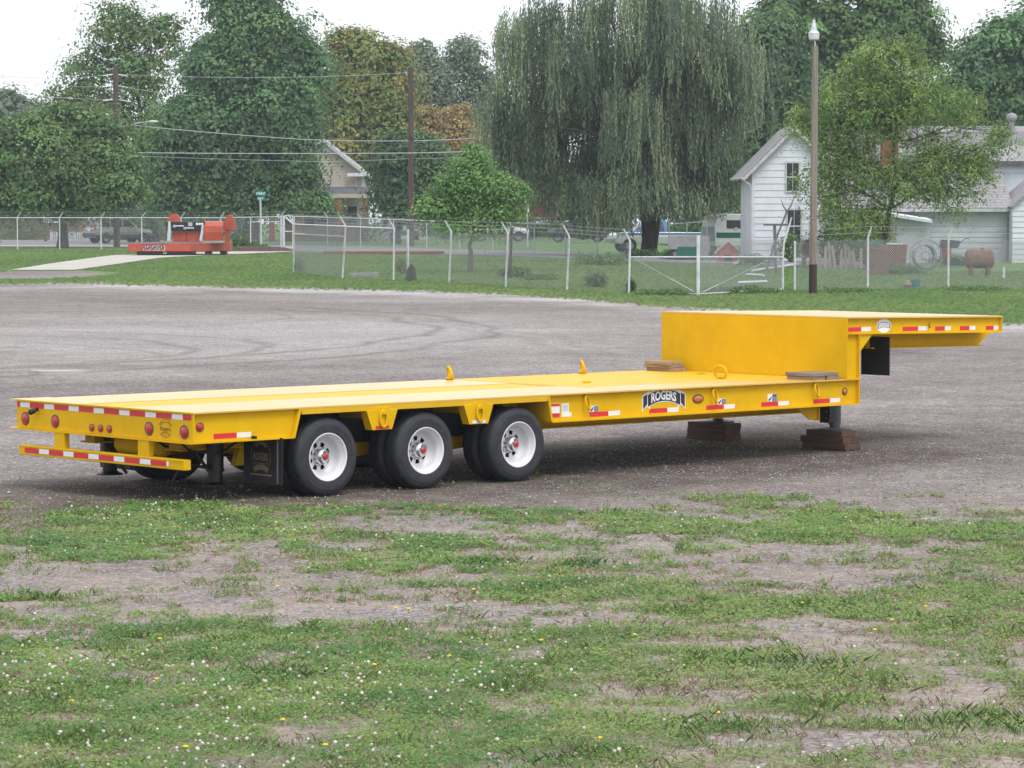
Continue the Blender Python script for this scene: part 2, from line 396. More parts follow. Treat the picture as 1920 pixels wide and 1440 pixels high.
damp_shade = np.exp(-(np.maximum(0, np.abs(lx - 4.2) - 5.5) / 1.5) ** 2) * np.exp(-(np.maximum(0, np.abs(ly - .9) - 1.6) / 1.1) ** 2); damp_shade = np.clip(damp_shade * 1.2 + (fbm(xf, yf, 1.5, 67, 4) - .5) * .9 * (damp_shade > .03), 0, 1)
damp_shade = np.maximum(damp_shade, np.clip((fbm(xf, yf, 6, 69, 4) - .55) * 3.5, 0, .6) * (yf > 31) * (yf < 62))
nx, ny = len(gx), len(gy)
idx = np.arange(nx * ny).reshape(ny, nx)
GF = np.stack([idx[:-1, :-1].ravel(), idx[:-1, 1:].ravel(), idx[1:, 1:].ravel(), idx[1:, :-1].ravel()], 1)
def ground_z(x, y):
    x = np.asarray(x, float); y = np.asarray(y, float)
    return tz(y) + (fbm(x, y, 1.2, 57, 3) - .5) * .05 * np.clip((31.5 - y) / 6, 0, 1)

def ground_mat():
    m, nt, b = new_mat('yard_ground'); L = nt.links; co = worldco(nt)
    at_ = N(nt, 'ShaderNodeAttribute'); at_.attribute_name = 'Col'
    sep = N(nt, 'ShaderNodeSeparateColor'); L.new(at_.outputs['Color'], sep.inputs[0])
    gr, lw, pl = sep.outputs
    # gravel: grey limestone chips and purple-grey cinders, packed by traffic
    mp = N(nt, 'ShaderNodeMapping'); mp.inputs['Scale'].default_value = (.45, .8, 1); L.new(co, mp.inputs[0])
    big = noise(nt, mp.outputs[0], .22, 6, .62); mid = noise(nt, co, 1.7, 6, .7); fine = noise(nt, co, 34, 3, .7)
    c1 = ramp(nt, big, [(.32, (0.122, 0.097, 0.092)), (.44, (0.191, 0.162, 0.156)), (.56, (0.292, 0.261, 0.251)), (.70, (0.445, 0.410, 0.395))])
    c1 = mixc(nt, .45, c1, ramp(nt, mid, [(.28, (0.122, 0.099, 0.094)), (.5, (0.239, 0.210, 0.202)), (.72, (0.435, 0.401, 0.385))]))
    c1 = mixc(nt, .35, c1, ramp(nt, noise(nt, co, 6.5, 4, .7), [(.3, (0.111, 0.091, 0.088)), (.5, (0.239, 0.210, 0.202)), (.7, (0.456, 0.420, 0.400))]))
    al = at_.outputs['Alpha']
    c1 = mixc(nt, math_(nt, 'MULTIPLY', al, .85), c1, ramp(nt, mid, [(.3, (0.055, 0.042, 0.036)), (.55, (0.115, 0.093, 0.084)), (.75, (0.220, 0.193, 0.179))]))  # moist fines, with the trailer's contact shadow painted into the colour
    c1 = mixc(nt, pl, c1, mixc(nt, .5, ramp(nt, mid, [(.3, (0.360, 0.345, 0.343)), (.7, (0.620, 0.602, 0.589))]), (0.540, 0.523, 0.511)))
    v = N(nt, 'ShaderNodeTexVoronoi'); v.inputs['Scale'].default_value = 42; L.new(co, v.inputs['Vector'])
    vr = N(nt, 'ShaderNodeSeparateColor'); L.new(v.outputs['Color'], vr.inputs[0])
    st = ramp(nt, vr.outputs[0], [(0, (.50, .48, .47)), (.5, (.96, .96, .96)), (.85, (1.1, 1.09, 1.09)), (1, (1.8, 1.78, 1.76))])
    c1 = mixc(nt, 1., c1, st, 'MULTIPLY')
    # wheel tracks: arcs left by turning trucks, darker where the fines are pushed aside
    sx = N(nt, 'ShaderNodeSeparateXYZ'); L.new(co, sx.inputs[0])
    trk = None
    wob = math_(nt, 'MULTIPLY', math_(nt, 'SUBTRACT', noise(nt, co, .25, 3), .5), 1.6)
    def circ(u, v_, r): x, y = gu(u, v_); return (x - r, y, r)
    for (cx, cy, r, w, k) in [(*circ(925, 622, 23.), .28, .9), (*circ(805, 620, 21.), .26, .85), (*circ(892, 626, 22.2), .18, .4), (*circ(492, 655, 9.0), .22, .7), (*circ(350, 660, 7.6), .22, .7), (*circ(280, 672, 7), .18, .5), (*circ(540, 595, 7.), .2, .5), (*circ(1180, 690, 60), .3, .3), (*circ(1130, 700, 58), .3, .3)]:
        dx = math_(nt, 'SUBTRACT', sx.outputs[0], cx); dy = math_(nt, 'SUBTRACT', sx.outputs[1], cy)
        rr = math_(nt, 'SQRT', math_(nt, 'ADD', math_(nt, 'MULTIPLY', dx, dx), math_(nt, 'MULTIPLY', dy, dy)))
        q = math_(nt, 'ABSOLUTE', math_(nt, 'ADD', math_(nt, 'SUBTRACT', rr, r), wob))
        t = math_(nt, 'MULTIPLY', math_(nt, 'SUBTRACT', 1.0, math_(nt, 'DIVIDE', q, w), clamp=True), k)
        trk = t if trk is None else math_(nt, 'MAXIMUM', trk, t)
    trk = math_(nt, 'MULTIPLY', trk, ramp(nt, noise(nt, co, .16, 3), [(.28, (.15, .15, .15)), (.5, (1, 1, 1))]))
    c1 = mixc(nt, math_(nt, 'MULTIPLY', trk, .72), c1, (.135, .118, .113))
    # worn soil with dead thatch under the foreground grass
    s1 = ramp(nt, noise(nt, co, 9, 6, .7), [(.3, (.115, .120, .060)), (.5, (.21, .205, .11)), (.7, (.37, .32, .22))])
    br_ = ramp(nt, noise(nt, co, .9, 5, .7), [(.38, (0, 0, 0)), (.58, (1, 1, 1))])
    near = math_(nt, 'SUBTRACT', 1.0, math_(nt, 'DIVIDE', sx.outputs[1], 34.), clamp=True)
    c1 = mixc(nt, math_(nt, 'MULTIPLY', math_(nt, 'MULTIPLY', br_, .50), math_(nt, 'MULTIPLY', near, 3.0, clamp=True)), c1, mixc(nt, fine, (.27, .20, .155), (.50, .415, .345)))
    c2 = mixc(nt, math_(nt, 'MULTIPLY', gr, .9), c1, s1)
    # lawn
    l1 = ramp(nt, noise(nt, co, .22, 7, .7), [(.30, (.080, .150, .055)), (.46, (.125, .215, .075)), (.58, (.17, .245, .09)), (.70, (.27, .26, .15))])
    l1 = mixc(nt, .45, l1, ramp(nt, noise(nt, co, 1.9, 5, .75), [(.32, (.055, .105, .040)), (.5, (.125, .22, .08)), (.68, (.22, .30, .12))]))
    l1 = mixc(nt, ramp(nt, noise(nt, co, .6, 4, .7), [(.60, (0, 0, 0)), (.74, (.55, .55, .55))]), l1, (.29, .235, .17))
    c3 = mixc(nt, lw, c2, l1)
    L.new(c3, b.inputs['Base Color']); b.inputs['Roughness'].default_value = .95; b.inputs['Specular IOR Level'].default_value = .15
    hgt = math_(nt, 'ADD', math_(nt, 'MULTIPLY', v.outputs['Distance'], .5), math_(nt, 'MULTIPLY', mid, 2.0))
    bump(nt, b, hgt, .03, .8)
    return m
g = link('ground', np_mesh('ground', np.stack([xf, yf, zf], 1), GF, ground_mat(), np.stack([cov, lawn, pale, damp_shade], 1), True)); tag(g, kind='structure')

def strip(name, far_px, near_px, mat, dz, n=60, thick=.0):
    """a road-like sheet between two edges measured on the ground"""
    A = np.array([gu(*p) for p in far_px]); B = np.array([gu(*p) for p in near_px])
    def res(P): t = np.linspace(0, len(P) - 1, n + 1); return np.stack([np.interp(t, range(len(P)), P[:, 0]), np.interp(t, range(len(P)), P[:, 1])], 1)
    A, B = res(A), res(B); V = []; K = 8
    for k in range(K + 1):
        Q = B + (A - B) * k / K
        V.append(np.stack([Q[:, 0], Q[:, 1], tz(Q[:, 1]) + dz * .6], 1))
    V = np.concatenate(V); i = np.arange((K + 1) * (n + 1)).reshape(K + 1, n + 1)
    F = np.stack([i[:-1, :-1].ravel(), i[:-1, 1:].ravel(), i[1:, 1:].ravel(), i[1:, :-1].ravel()], 1)
    o = link(name, np_mesh(name, V, F, mat)); tag(o, kind='structure'); return o
pud = MB(); pc_ = G(105, 703)
pud.prism([(pc_.x + .42 * math.cos(a_) * (1 + .25 * math.sin(3 * a_)), pc_.y + .32 * math.sin(a_) * (1 + .2 * math.cos(2 * a_))) for a_ in [2 * math.pi * q / 24 for q in range(24)]], pc_.z + .0, pc_.z + .075, 'z')
tag(pud.build('concrete_pad', M['concrete'], None), 'small pale concrete pad flush in the gravel at left', 'pad')
strip('road', [(-600, 449), (-100, 450), (300, 452), (560, 459), (800, 466), (1050, 473), (1300, 481), (1700, 490)], [(-600, 459), (-100, 460), (300, 461), (560, 472), (800, 477), (1050, 484), (1300, 494), (1700, 506)], M['asphalt'], .03)
strip('sidewalk', [(-600, 460.4), (-100, 460.6), (300, 461.6), (420, 464)], [(-600, 462.6), (-100, 462.8), (300, 463.6), (420, 466)], M['concrete'], .06)
strip('driveway', [(20, 507), (130, 490), (215, 479), (470, 471)], [(140, 507), (225, 495), (300, 484), (560, 472)], M['concrete'], .04)
# ------------------------------------------------------------------ the yellow lowbed trailer (x forward from its rear, y away from the near side, z up)
TX, TY, TH = -3.0536, 29.7551, 0.7369
T = thing('lowbed_trailer', 'long yellow three-axle lowbed trailer with raised gooseneck parked on the gravel', 'trailer', (TX, TY, 0), TH)
ZD, ZB, WD, LD = .909, .605, 3.05, 9.60
Y_ = M['yellow']
# deck plates
boxo('deck_plate', M['deck_gloss'], T, 0.0, 5.845, 0, 1.135, ZD - .016, ZD)
boxo('deck_plate', M['deck_matt'], T, 0.0, 5.845, 1.147, 1.903, ZD - .024, ZD - .006)
boxo('deck_plate', M['deck_gloss'], T, 0.0, 5.845, 1.915, WD, ZD - .016, ZD)
for a, b in ((5.857, 8.194), (8.206, 9.376)):
    for c, e in ((0, .72), (.732, 1.519), (1.531, 2.318), (2.33, WD)):
        boxo('deck_plate', M['deck_matt'] if c else M['deck_gloss'], T, a, b, c, e, ZD - .016, ZD)
boxo('deck_edge', Y_, T, 9.382, LD, 0, WD, ZD - .018, ZD)
boxo('deck_tip', M['deck_gloss'], T, -.03, .45, WD + .002, WD + .10, ZD - .014, ZD)
boxo('flange_tip', M['deck_gloss'], T, -.04, .45, WD + .002, WD + .09, ZB + .002, ZB + .014)
boxo('under_deck', Y_, T, .1, 9.3, .1, WD - .1, ZD - .05, ZD - .03)
# rear plate with its top and bottom lips
boxo('rear_plate', Y_, T, 0, .016, 0.004, WD, ZB + .018, ZD - .018)
boxo('rear_lip', Y_, T, -.04, .12, 0, WD, ZB, ZB + .016)
boxo('rear_top_lip', Y_, T, -.022, -.002, 0, WD, ZD - .014, ZD + .001)
# side rails: rear section and main section, both sides (channel section: top flange = deck, web set back, bottom flange)
def side_rail(y_out, sgn):
    yw = y_out + sgn * .055
    def ys(a, b): a, b = y_out + sgn * a, y_out + sgn * b; return (min(a, b), max(a, b))
    w = MB(); w.prism([(.016, ZB + .016), (1.215, ZB + .016), (1.29, ZD - .018), (.016, ZD - .018)], *ys(.055, .065)); w.build('side_web', Y_, T)
    boxo('bottom_flange', Y_, T, .12 if sgn > 0 else .0, 1.225, *ys(0, .12), ZB, ZB + .0155)
    e = MB(); e.prism([(1.212, ZB + .003), (1.240, ZB + .003), (1.322, ZD - .018), (1.294, ZD - .018)], *ys(0.001, .10)); e.build('end_plate', Y_, T)
    w = MB(); w.prism([(4.715, ZB + .016), (LD - .014, ZB + .016), (LD - .014, ZD - .018), (4.665, ZD - .018)], *ys(.055, .065)); w.build('side_web', Y_, T)
    boxo('bottom_flange', Y_, T, 4.70, LD, *ys(0, .12), ZB, ZB + .0155)
    e = MB(); e.prism([(4.688, ZB + .0165), (4.714, ZB + .0165), (4.664, ZD - .018), (4.638, ZD - .018)], *ys(0.001, .5)); e.build('end_plate', Y_, T)
    boxo('end_plate', Y_, T, LD - .014, LD - .001, *ys(.001, .5), ZB + .0165, ZD - .019)
    # tread-plate skirt over the wheels and its two tie-down brackets
    s = MB(); s.prism([(1.326, ZD - .072), (4.632, ZD - .072), (4.640, ZD - .018), (1.322, ZD - .018)], *ys(.001, .014)); s.build('tread_skirt', M['tread'], T)
    for x in (2.347, 3.650):
        k = MB(); k.prism([(x - .215, ZD - .018), (x - .15, ZD - .045), (x - .215, ZD - .072), (x - .135, ZB + .035), (x + .135, ZB + .035), (x + .215, ZD - .072), (x + .15, ZD - .045)][::-1] if False else
                          [(x - .13, ZB + .035), (x + .13, ZB + .035), (x + .205, ZD - .070), (x + .10, ZD - .062), (x + .075, ZD - .040), (x - .075, ZD - .040), (x - .10, ZD - .062), (x - .205, ZD - .070)], *ys(-.010, .0005)); k.build('bracket_plate', Y_, T, bevel=.003)
        k = MB(); k.prism([(x - .13, ZB + .035), (x + .13, ZB + .035), (x + .2, ZD - .07), (x - .2, ZD - .07)], *ys(.02, .10)); k.build('bracket_gusset', Y_, T)
side_rail(0, 1); side_rail(WD, -1)
# frame under the deck
for y in (.72, 2.17):
    boxo('main_beam', Y_, T, .35, 9.5, y, y + .16, .50, ZD - .055)
    boxo('beam_flange', Y_, T, .33, 9.52, y - .06, y + .22, .484, .4995)
for i, x in enumerate((.25, 1.0, 2.32, 3.6, 5.3, 6.1, 6.9, 7.7, 8.5, 9.2)):
    boxo('cross_member', Y_, T, x, x + .08, .13, WD - .13, .66 if i not in (2, 3) else .74, ZD - .052)
for y0, y1 in ((.14, .70), (2.35, 2.91)):
    boxo('shade_black_housing', M['rubber'], T, 1.36, 4.60, y0, y1, ZD - .085, ZD - .07)  # coloured black to imitate the shade under the deck
for y in (.655, 2.385): boxo('shade_sheet', M['rubber'], T, 1.38, 4.58, y, y + .01, .47, ZD - .09)  # added black sheets that stand in for the shade behind the wheels

# wheels -------------------------------------------------------
WR = .395
def wheel_meshes():
    t = MB(); w = .215                                    # tyre profile (radius, offset from the outer face inwards)
    prof = [(.226, .012), (.240, .004), (.252, .001), (.255, -.003), (.275, -.005), (.300, -.007), (.303, -.004), (.306, -.007), (.330, -.006), (.333, -.003), (.352, .0), (.374, .012), (.386, .026), (.392, .040)]
    for g0 in (.058, .098, .138): prof += [(.394, g0 - .006), (.380, g0 - .004), (.380, g0 + .004), (.394, g0 + .006)]
    prof += [(.392, w - .040), (.386, w - .026), (.374, w - .012), (.352, w), (.322, w + .006), (.275, w + .004), (.240, w - .004), (.226, w - .012)]
    t.lathe(prof, 72)
    r = MB()
    r.lathe([(.228, .018), (.240, .002), (.243, .000), (.241, -.004), (.233, -.004), (.224, .004), (.219, .02), (.214, .035), (.200, .05), (.196, .065), (.197, .10), (.186, .135), (.165, .150), (.155, .152)], 64)
    # dish with hand holes: ring of quads, holes left open over a dark well
    n = 64; vs_ = []; rad = [.155, .142, .096, .086]
    dz = [.152, .152, .150, .146]
    for j in range(4): vs_ += [(rad[j] * math.cos(2 * math.pi * k / n), dz[j], rad[j] * math.sin(2 * math.pi * k / n)) for k in range(n)]
    fs = []
    for j in range(3):
        for k in range(n):
            if j == 1 and k % 8 in (2, 3, 4, 5): continue
            fs.append((j * n + k, j * n + (k + 1) % n, (j + 1) * n + (k + 1) % n, (j + 1) * n + k))
    r.add(vs_, fs, True)
    r.lathe([(.086, .146), (.07, .14), (1e-3, .14)], 40)
    bk = MB(); bk.lathe([(.195, .19), (1e-3, .19)], 32)
    bk.lathe([(.196, .125), (.197, .215)], 32)
    h = MB(); h.lathe([(.080, .14), (.080, .085), (.074, .072), (.050, .062), (.040, .045), (.040, .040), (1e-3, .040)], 32)
    for k in range(10):
        a = 2 * math.pi * (k + .5) / 10; x, z = .098 * math.cos(a) * .86, .098 * math.sin(a) * .86
        h.lathe([(.008, .147), (.008, .128), (1e-3, .125)], 6, M=Matrix.Translation((x * 1.12, 0, z * 1.12)))
    c = MB(); c.lathe([(.030, .041), (.030, .033), (.024, .026), (1e-3, .025)], 24)
    return (t.mesh('tyre', M['tyre']), r.mesh('rim', M['rim']), bk.mesh('wheel_well', M['black']), h.mesh('hub', M['chrome']), c.mesh('hub_cap', M['red_lens']))
wm = wheel_meshes()
AX = [1.678, 2.961, 4.244]
for i, x in enumerate(AX):
    for side in (0, 1):
        for dual in (0, 1):
            y = .03 + .262 * dual
            we = empty('wheel', (x, y if not side else WD - y, WR), math.pi if side else 0, T)
            we.rotation_euler = (0, R(17 * i + 31 * dual + 7 * side), math.pi if side else 0)
            link('tyre', wm[0], we); link('wheel_well', wm[2], we); link('rim', wm[1], we)
            if not dual: link('hub', wm[3], we); link('hub_cap', wm[4], we)
    ax = MB(); ax.tube([(x, .3, WR), (x, WD - .3, WR)], .058, 12); ax.build('axle', Y_, T)
    for y in (.72, 2.17):
        k = MB(); k.prism([(x - .55, .484), (x - .62, .30), (x - .50, .30), (x - .02, WR - .05), (x + .1, WR - .05), (x + .1, WR + .06), (x - .2, .47)], y + .02, y + .10); k.build('trailing_arm', Y_, T)
        k = MB(); k.lathe([(.05, .46), (.115, .44), (.12, .36), (.10, .34), (.12, .32), (.115, .27), (.05, .26)], 20, 'z', Matrix.Translation((x + .33, y + .06, 0))); k.build('air_spring', M['rubber'], T)
    k = MB(); k.lathe([(1e-3, -.09), (.085, -.09), (.09, -.02), (.075, 0), (.09, .02), (.085, .09), (1e-3, .09)], 20, 'x', Matrix.Translation((x - .25, .98, WR + .02))); k.build('brake_chamber', M['black'], T)
k = MB(); k.lathe([(1e-3, -.42), (.06, -.41), (.105, -.36), (.11, 0), (.105, .36), (.06, .41), (1e-3, .42)], 24, 'y', Matrix.Translation((.48, 1.5, .50))); k.build('air_tank', Y_, T)
for y in (1.15, 1.81): boxo('tank_hanger', Y_, T, .40, .56, y, y + .04, .49, .66)

for i, x in enumerate(AX):                               # brake drums, air lines and shock absorbers between the wheels
    for y in (.60, 2.45): MB().lathe([(1e-3, -.07), (.165, -.07), (.17, -.05), (.17, .07), (.15, .08), (1e-3, .08)], 24, 'y', Matrix.Translation((x, y, WR))).build('brake_drum', M['rust'], T)
    MB().tube([(x - .25, .98, WR + .1), (x - .1, 1.05, .60), (x + .2, 1.0, .66), (x + .5, 1.1, .62)], .012, 6).build('air_line', M['rubber'], T)
    MB().tube([(x + .12, .62, WR - .04), (x + .02, .66, .62)], [.035, .028], 8).build('shock_absorber', M['black'], T)
for q, y in enumerate((.5, .9, 1.9, 2.2)): MB().tube([(.2, y, .60), (.35, y + .05, .50 + .02 * q), (.6, y - .1, .46), (.95, y + .08, .55), (1.2, y, .60)], .013, 6).build('air_line', M['rubber'], T)
boxo('shade_black_plate', M['rubber'], T, .90, .915, .75, 2.3, .42, .85)  # coloured black in place of the shade below the rear
# reflective tape, lamps, rear fittings ------------------------------
def rear_tape(y0, y1, z0, z1, mat, x):                  # on faces looking back
    boxo('reflective_tape', M[mat], T, x - .003, x - .0005, y0, y1, z0, z1)
def run_tape(ya, yb, z0, z1, x, first_red_len):
    y = yb; red = True; ln = first_red_len
    while y > ya + .01:
        e = max(ya, y - ln); rear_tape(e + .0008, y, z0, z1, 'tape_red' if red else 'tape_white', x)
        y = e; red = not red; ln = .262 if red else .178
run_tape(.03, 3.04, .832, .884, 0, .055)
run_tape(.33, 2.83, .375, .425, -.051, .262)
bar = MB(); bar.box(-.046, .040, .095, 2.955, .348, .450); bar.build('bumper_bar', Y_, T, bevel=.008)
b2 = MB(); b2.box(-.052, -.048, .105, 2.945, .354, .367); b2.box(-.052, -.048, .105, 2.945, .433, .446); b2.build('bumper_bar_lip', Y_, T)
for y in (.69, 2.14): boxo('bumper_post', Y_, T, -.034, .030, y, y + .18, .4505, .604, .004)
def lamp(cx, cz, r, mat, parent, face='x', pos=0, bez=1.28, mb='bezel'):
    rot = Matrix.Identity(4) if face == 'x' else Matrix.Rotation(-math.pi / 2, 4, 'Z') @ Matrix.Identity(4)
    base = Matrix.Translation((pos, cx, cz)) if face == 'x' else Matrix.Translation((cx, pos, cz)) @ Matrix.Rotation(math.pi / 2, 4, 'Z')
    l = MB(); l.lathe([(r, -.002), (r, -.010), (r * .8, -.016), (r * .4, -.019), (1e-4, -.020)], 28, 'x', base)
    o = l.build('lamp_lens', mat, parent)
    k = MB(); k.lathe([(r * bez, -.0008), (r * bez, -.008), (r * 1.12, -.013), (r * 1.01, -.009), (r * 1.01, -.0008)], 28, 'x', base); k.build('lamp_bezel', M[mb], o); return o
for y, z in ((2.89, .718), (2.347, .714), (.721, .722), (.143, .717)): lamp(y, z, .054, M['red_lens'], T)
for y in (1.695, 1.543, 1.39): lamp(y, .682, .034, M['red_lens'], T, bez=1.15)
lamp(.116, .763, .036, M['red_lens'], T, 'y', .055, 1.3)
lamp(9.391, .763, .030, M['amber_lens'], T, 'y', .055, 1.5)
# weld-bead emblem on the rear plate
em = MB(); ey, ez, er = .452, .738, .098
def arc(cy, cz, rad, a0, a1, w, n=14, sq=1.0):
    for k in range(n):
        t0, t1 = R(a0 + (a1 - a0) * k / n), R(a0 + (a1 - a0) * (k + 1) / n)
        p = [(cy + (rad + d_) * math.cos(t), cz + (rad + d_) * sq * math.sin(t)) for t, d_ in ((t0, -w), (t1, -w), (t1, w), (t0, w))]
        em.prism(p, -.005, -.0006, 'x')
arc(ey, ez - .13, .19, 58, 122, .004); arc(ey, ez - .21, .17, 60, 120, .004)
for k in range(-4, 5):
    a = R(90 + 17 * k); p0 = (ey + .078 * math.cos(a), ez + .078 * math.sin(a)); p1 = (ey + .108 * math.cos(a), ez + .108 * math.sin(a))
    em.tube([(-.002, *p0), (-.002, *p1)], .0035, 5)
for k in range(-3, 4):
    a = R(-90 + 17 * k); p0 = (ey + .070 * math.cos(a), ez + .070 * math.sin(a)); p1 = (ey + .1 * math.cos(a), ez + .1 * math.sin(a))
    em.tube([(-.002, *p0), (-.002, *p1)], .0035, 5)
eo = em.build('emblem', M['weld'], T)
link('emblem_lettering', text_mesh('emblem_lettering', 'Rogers', M['weld'], .062, .002, fn=lambda x, y, z: (-.0028 + z, ey - x, ez - .005 + y)), eo)
k = MB(); k.lathe([(.018, 0), (.020, -.05), (.030, -.055), (.030, -.10), (.02, -.112), (1e-4, -.112)], 16, 'x', Matrix.Translation((-.001, 2.664, .825)) @ Matrix.Rotation(R(-18), 4, 'Y')); k.build('plug_socket', M['black'], T)
# support legs at the rear, hoses and mud flaps
for y in (.62, 2.43):
    j = MB(); j.lathe([(.085, .60), (.085, .30), (.092, .30), (.092, .27), (.075, .27), (.075, .17), (.10, .15), (.135, .140), (.135, .128), (1e-3, .128)], 24, 'z', Matrix.Translation((.72, y, 0))); j.build('support_leg', M['black'], T)
    hs = MB(); hs.tube([(.60, y + .22, .60), (.60, y + .16, .46), (.62, y + .05, .34), (.60, y - .08, .31), (.55, y + .1, .33), (.45, y + .22, .30), (.40, y + .28, .16)], .017, 8) if y < 1 else hs.tube([(.60, y + .1, .60), (.63, y - .05, .45), (.68, y - .2, .28), (.72, y - .3, .16)], .017, 8)
    hs.build('air_hose', M['rubber'], T)
for y0, y1 in ((-.03, .585), (WD - .585, WD + .03)):
    f = MB(); f.box(1.05, 1.058, y0, y1, .15, .62); fo = f.build('mud_flap', M['rubber'], T)
    cy = (y0 + y1) / 2 + .03
    e = MB()
    def farc(cz, rad, a0, a1, w, n=24, mb=e, sq=1.0, cy=cy):
        for q in range(n):
            t0, t1 = R(a0 + (a1 - a0) * q / n), R(a0 + (a1 - a0) * (q + 1) / n)
            mb.prism([(cy + (rad + d_) * math.cos(t), cz + (rad + d_) * sq * math.sin(t)) for t, d_ in ((t0, -w), (t1, -w), (t1, w), (t0, w))], 1.0465, 1.0495, 'x')
    farc(.425, .155, -35, 215, .003)
    farc(.445, .11, 40, 140, .016)
    for kk in range(-3, 4): e.box(1.0465, 1.0495, cy + kk * .036 - .012, cy + kk * .036 + .012, .347, .357)
    farc(.10, .215, 58, 122, .028, 18)
    e.box(1.0465, 1.0495, cy - .17, cy + .17, .228, .246)
    e.build('flap_print', M['decal_tan'], fo)
    link('flap_lettering', text_mesh('flap_lettering', 'ROGERS', M['decal_tan'], .105, .001, squash=.62, bold=.004, fn=lambda x, y, z, cy=cy: (1.048 + z, cy - x, .412 + y)), fo)
    t_ = MB(); t_.box(1.04, 1.049, y0 + .06, y0 + .075, .16, .61); t_.build('flap_stay', M['greydark'], fo)
# near-side tape, decals, rings -------------------------------------------
SW = .055                                                  # the web face
def side_tape(x0, x1, z0, z1, mat, y=SW, parent=None, name='reflective_tape'):
    return boxo(name, M[mat], parent or T, x0, x1, y - .003, y - .0006, z0, z1)
for x in (.281, 5.298, 6.20, 7.093, 7.984, 8.859):
    side_tape(x, x + .277, .640, .690, 'tape_red'); side_tape(x + .278, x + .455, .640, .690, 'tape_white')
side_tape(2.26, 2.435, .648, .680, 'tape_red', -.010); side_tape(3.56, 3.74, .648, .680, 'tape_white', -.010)
s1 = side_tape(4.725, 4.855, .655, .800, 'decal_white', name='sticker'); side_tape(4.727, 4.853, .775, .799, 'tape_red', SW - .003, s1, 'sticker_band'); side_tape(4.727, 4.853, .657, .700, 'tape_red', SW - .003, s1, 'sticker_band')
s2 = MB(); s2.prism([(4.885, .655), (5.03, .655), (5.03, .700), (4.99, .700), (4.99, .800), (4.885, .800)], SW - .003, SW - .0006); s2o = s2.build('sticker', M['decal_white'], T)
for q in range(5): side_tape(4.895, 4.975, .725 + q * .014, .729 + q * .014, 'decal_grey', SW - .003, s2o, 'sticker_print')
for x, w in ((5.30, .125), (7.27, .13), (8.085, .15)):
    s3 = side_tape(x, x + w, .693, .757 if w < .14 else .780, 'decal_white', name='sticker')
    side_tape(x + w * .52, x + w - .003, .696, (.757 if w < .14 else .780) - .004, 'decal_blue', SW - .003, s3, 'sticker_panel')
    a = MB(); a.prism([(x + .012, .70), (x + .03, .70), (x + w * .45, .735), (x + w * .36, .748), (x + w * .3, .73), (x + .02, .722)], SW - .0055, SW - .0032); a.build('sticker_print', M['decal_navy'], s3)
    for q in range(3): side_tape(x + w * .58, x + w * .92, .704 + q * .016, .711 + q * .016, 'decal_grey', SW - .0056, s3, 'sticker_print')
bx, bz = 6.425, .776                                       # the banner: white-edged navy ribbon with arched lettering
def ribbon(hw, hh, arch, grow):
    n = 16; xs = [bx - hw + 2 * hw * q / n for q in range(n + 1)]; f = lambda x: arch * (1 - ((x - bx) / hw) ** 2)
    return [(x, bz - hh + f(x) - grow) for x in xs] + [(x, bz + hh + f(x) + grow) for x in reversed(xs)]
bn = MB()
for sg in (-1, 1):
    bn.prism([(bx + sg * .215, bz + .112), (bx + sg * .215, bz - .10), (bx + sg * .262, bz - .05), (bx + sg * .335, bz - .115), (bx + sg * .335, bz + .058), (bx + sg * .25, bz + .102)][::sg], SW - .0035, SW - .0006)
bn.prism(ribbon(.262, .074, .056, .0), SW - .0038, SW - .0006)
bno = bn.build('name_banner', M['decal_white'], T)
nb = MB()
for sg in (-1, 1):
    nb.prism([(bx + sg * .262, bz - .033), (bx + sg * .322, bz - .09), (bx + sg * .322, bz + .052), (bx + sg * .262, bz + .075)][::sg], SW - .0060, SW - .0040)
nb.prism(ribbon(.250, .063, .056, .0), SW - .0064, SW - .0042); nbo = nb.build('banner_field', M['decal_navy'], bno)
link('banner_lettering', text_mesh('banner_lettering', 'ROGERS', M['decal_white'], .138, .0006, squash=.76, bold=.0045, warp=lambda x: .054 * (1 - (x / .25) ** 2),
     fn=lambda x, y, z: (bx - .01 + x, SW - .0072 - z, bz - .002 + y)), bno)
lamp_o = MB(); lamp_o.lathe([(.04, -.002), (.04, -.012), (.02, -.018), (1e-4, -.019)], 24, 'y', Matrix.Translation((6.958, SW, .771)) @ Matrix.Diagonal((1.75, 1, .85, 1))); lo_ = lamp_o.build('side_lamp', M['amber_lens'], T)
k = MB(); k.lathe([(.053, -.0008), (.053, -.009), (.043, -.013), (.0405, -.008), (.0405, -.0008)], 24, 'y', Matrix.Translation((6.958, SW, .771)) @ Matrix.Diagonal((1.65, 1, .95, 1))); k.build('lamp_bezel', M['bezel'], lo_)
k = MB(); k.box(.735, .765, .0, .05, .6215, .650); k.build('hose_clip', M['black'], T)
def ring_mesh(rx, rz, r, n=26, tilt=0):
    pts = [(rx * math.cos(2 * math.pi * q / n), tilt * math.sin(2 * math.pi * q / n), rz * math.sin(2 * math.pi * q / n)) for q in range(n + 1)]
    return MB().tube(pts, r, 8, caps=False).mesh('tie_ring', M['yellow'])
rm = ring_mesh(.052, .075, .0125, tilt=.022); rm_deck = ring_mesh(.080, .066, .017, tilt=.04)
for x in (5.242, 7.203, 8.88):
    o = link('tie_ring', rm, T, (x, .022, .803)); o.rotation_euler = (0, R(8), R(20))
    MB().box(-.02, .028, .005, .034, .045, .080).build('ring_lug', M['yellow'], o)
rm2 = ring_mesh(.043, .085, .0125)
for x in (2.352, 3.655):
    o = link('tie_ring', rm2, T, (x, -.026, .752))
    MB().box(-.026, .026, -.014, .024, .045, .078).build('ring_lug', M['yellow'], o)
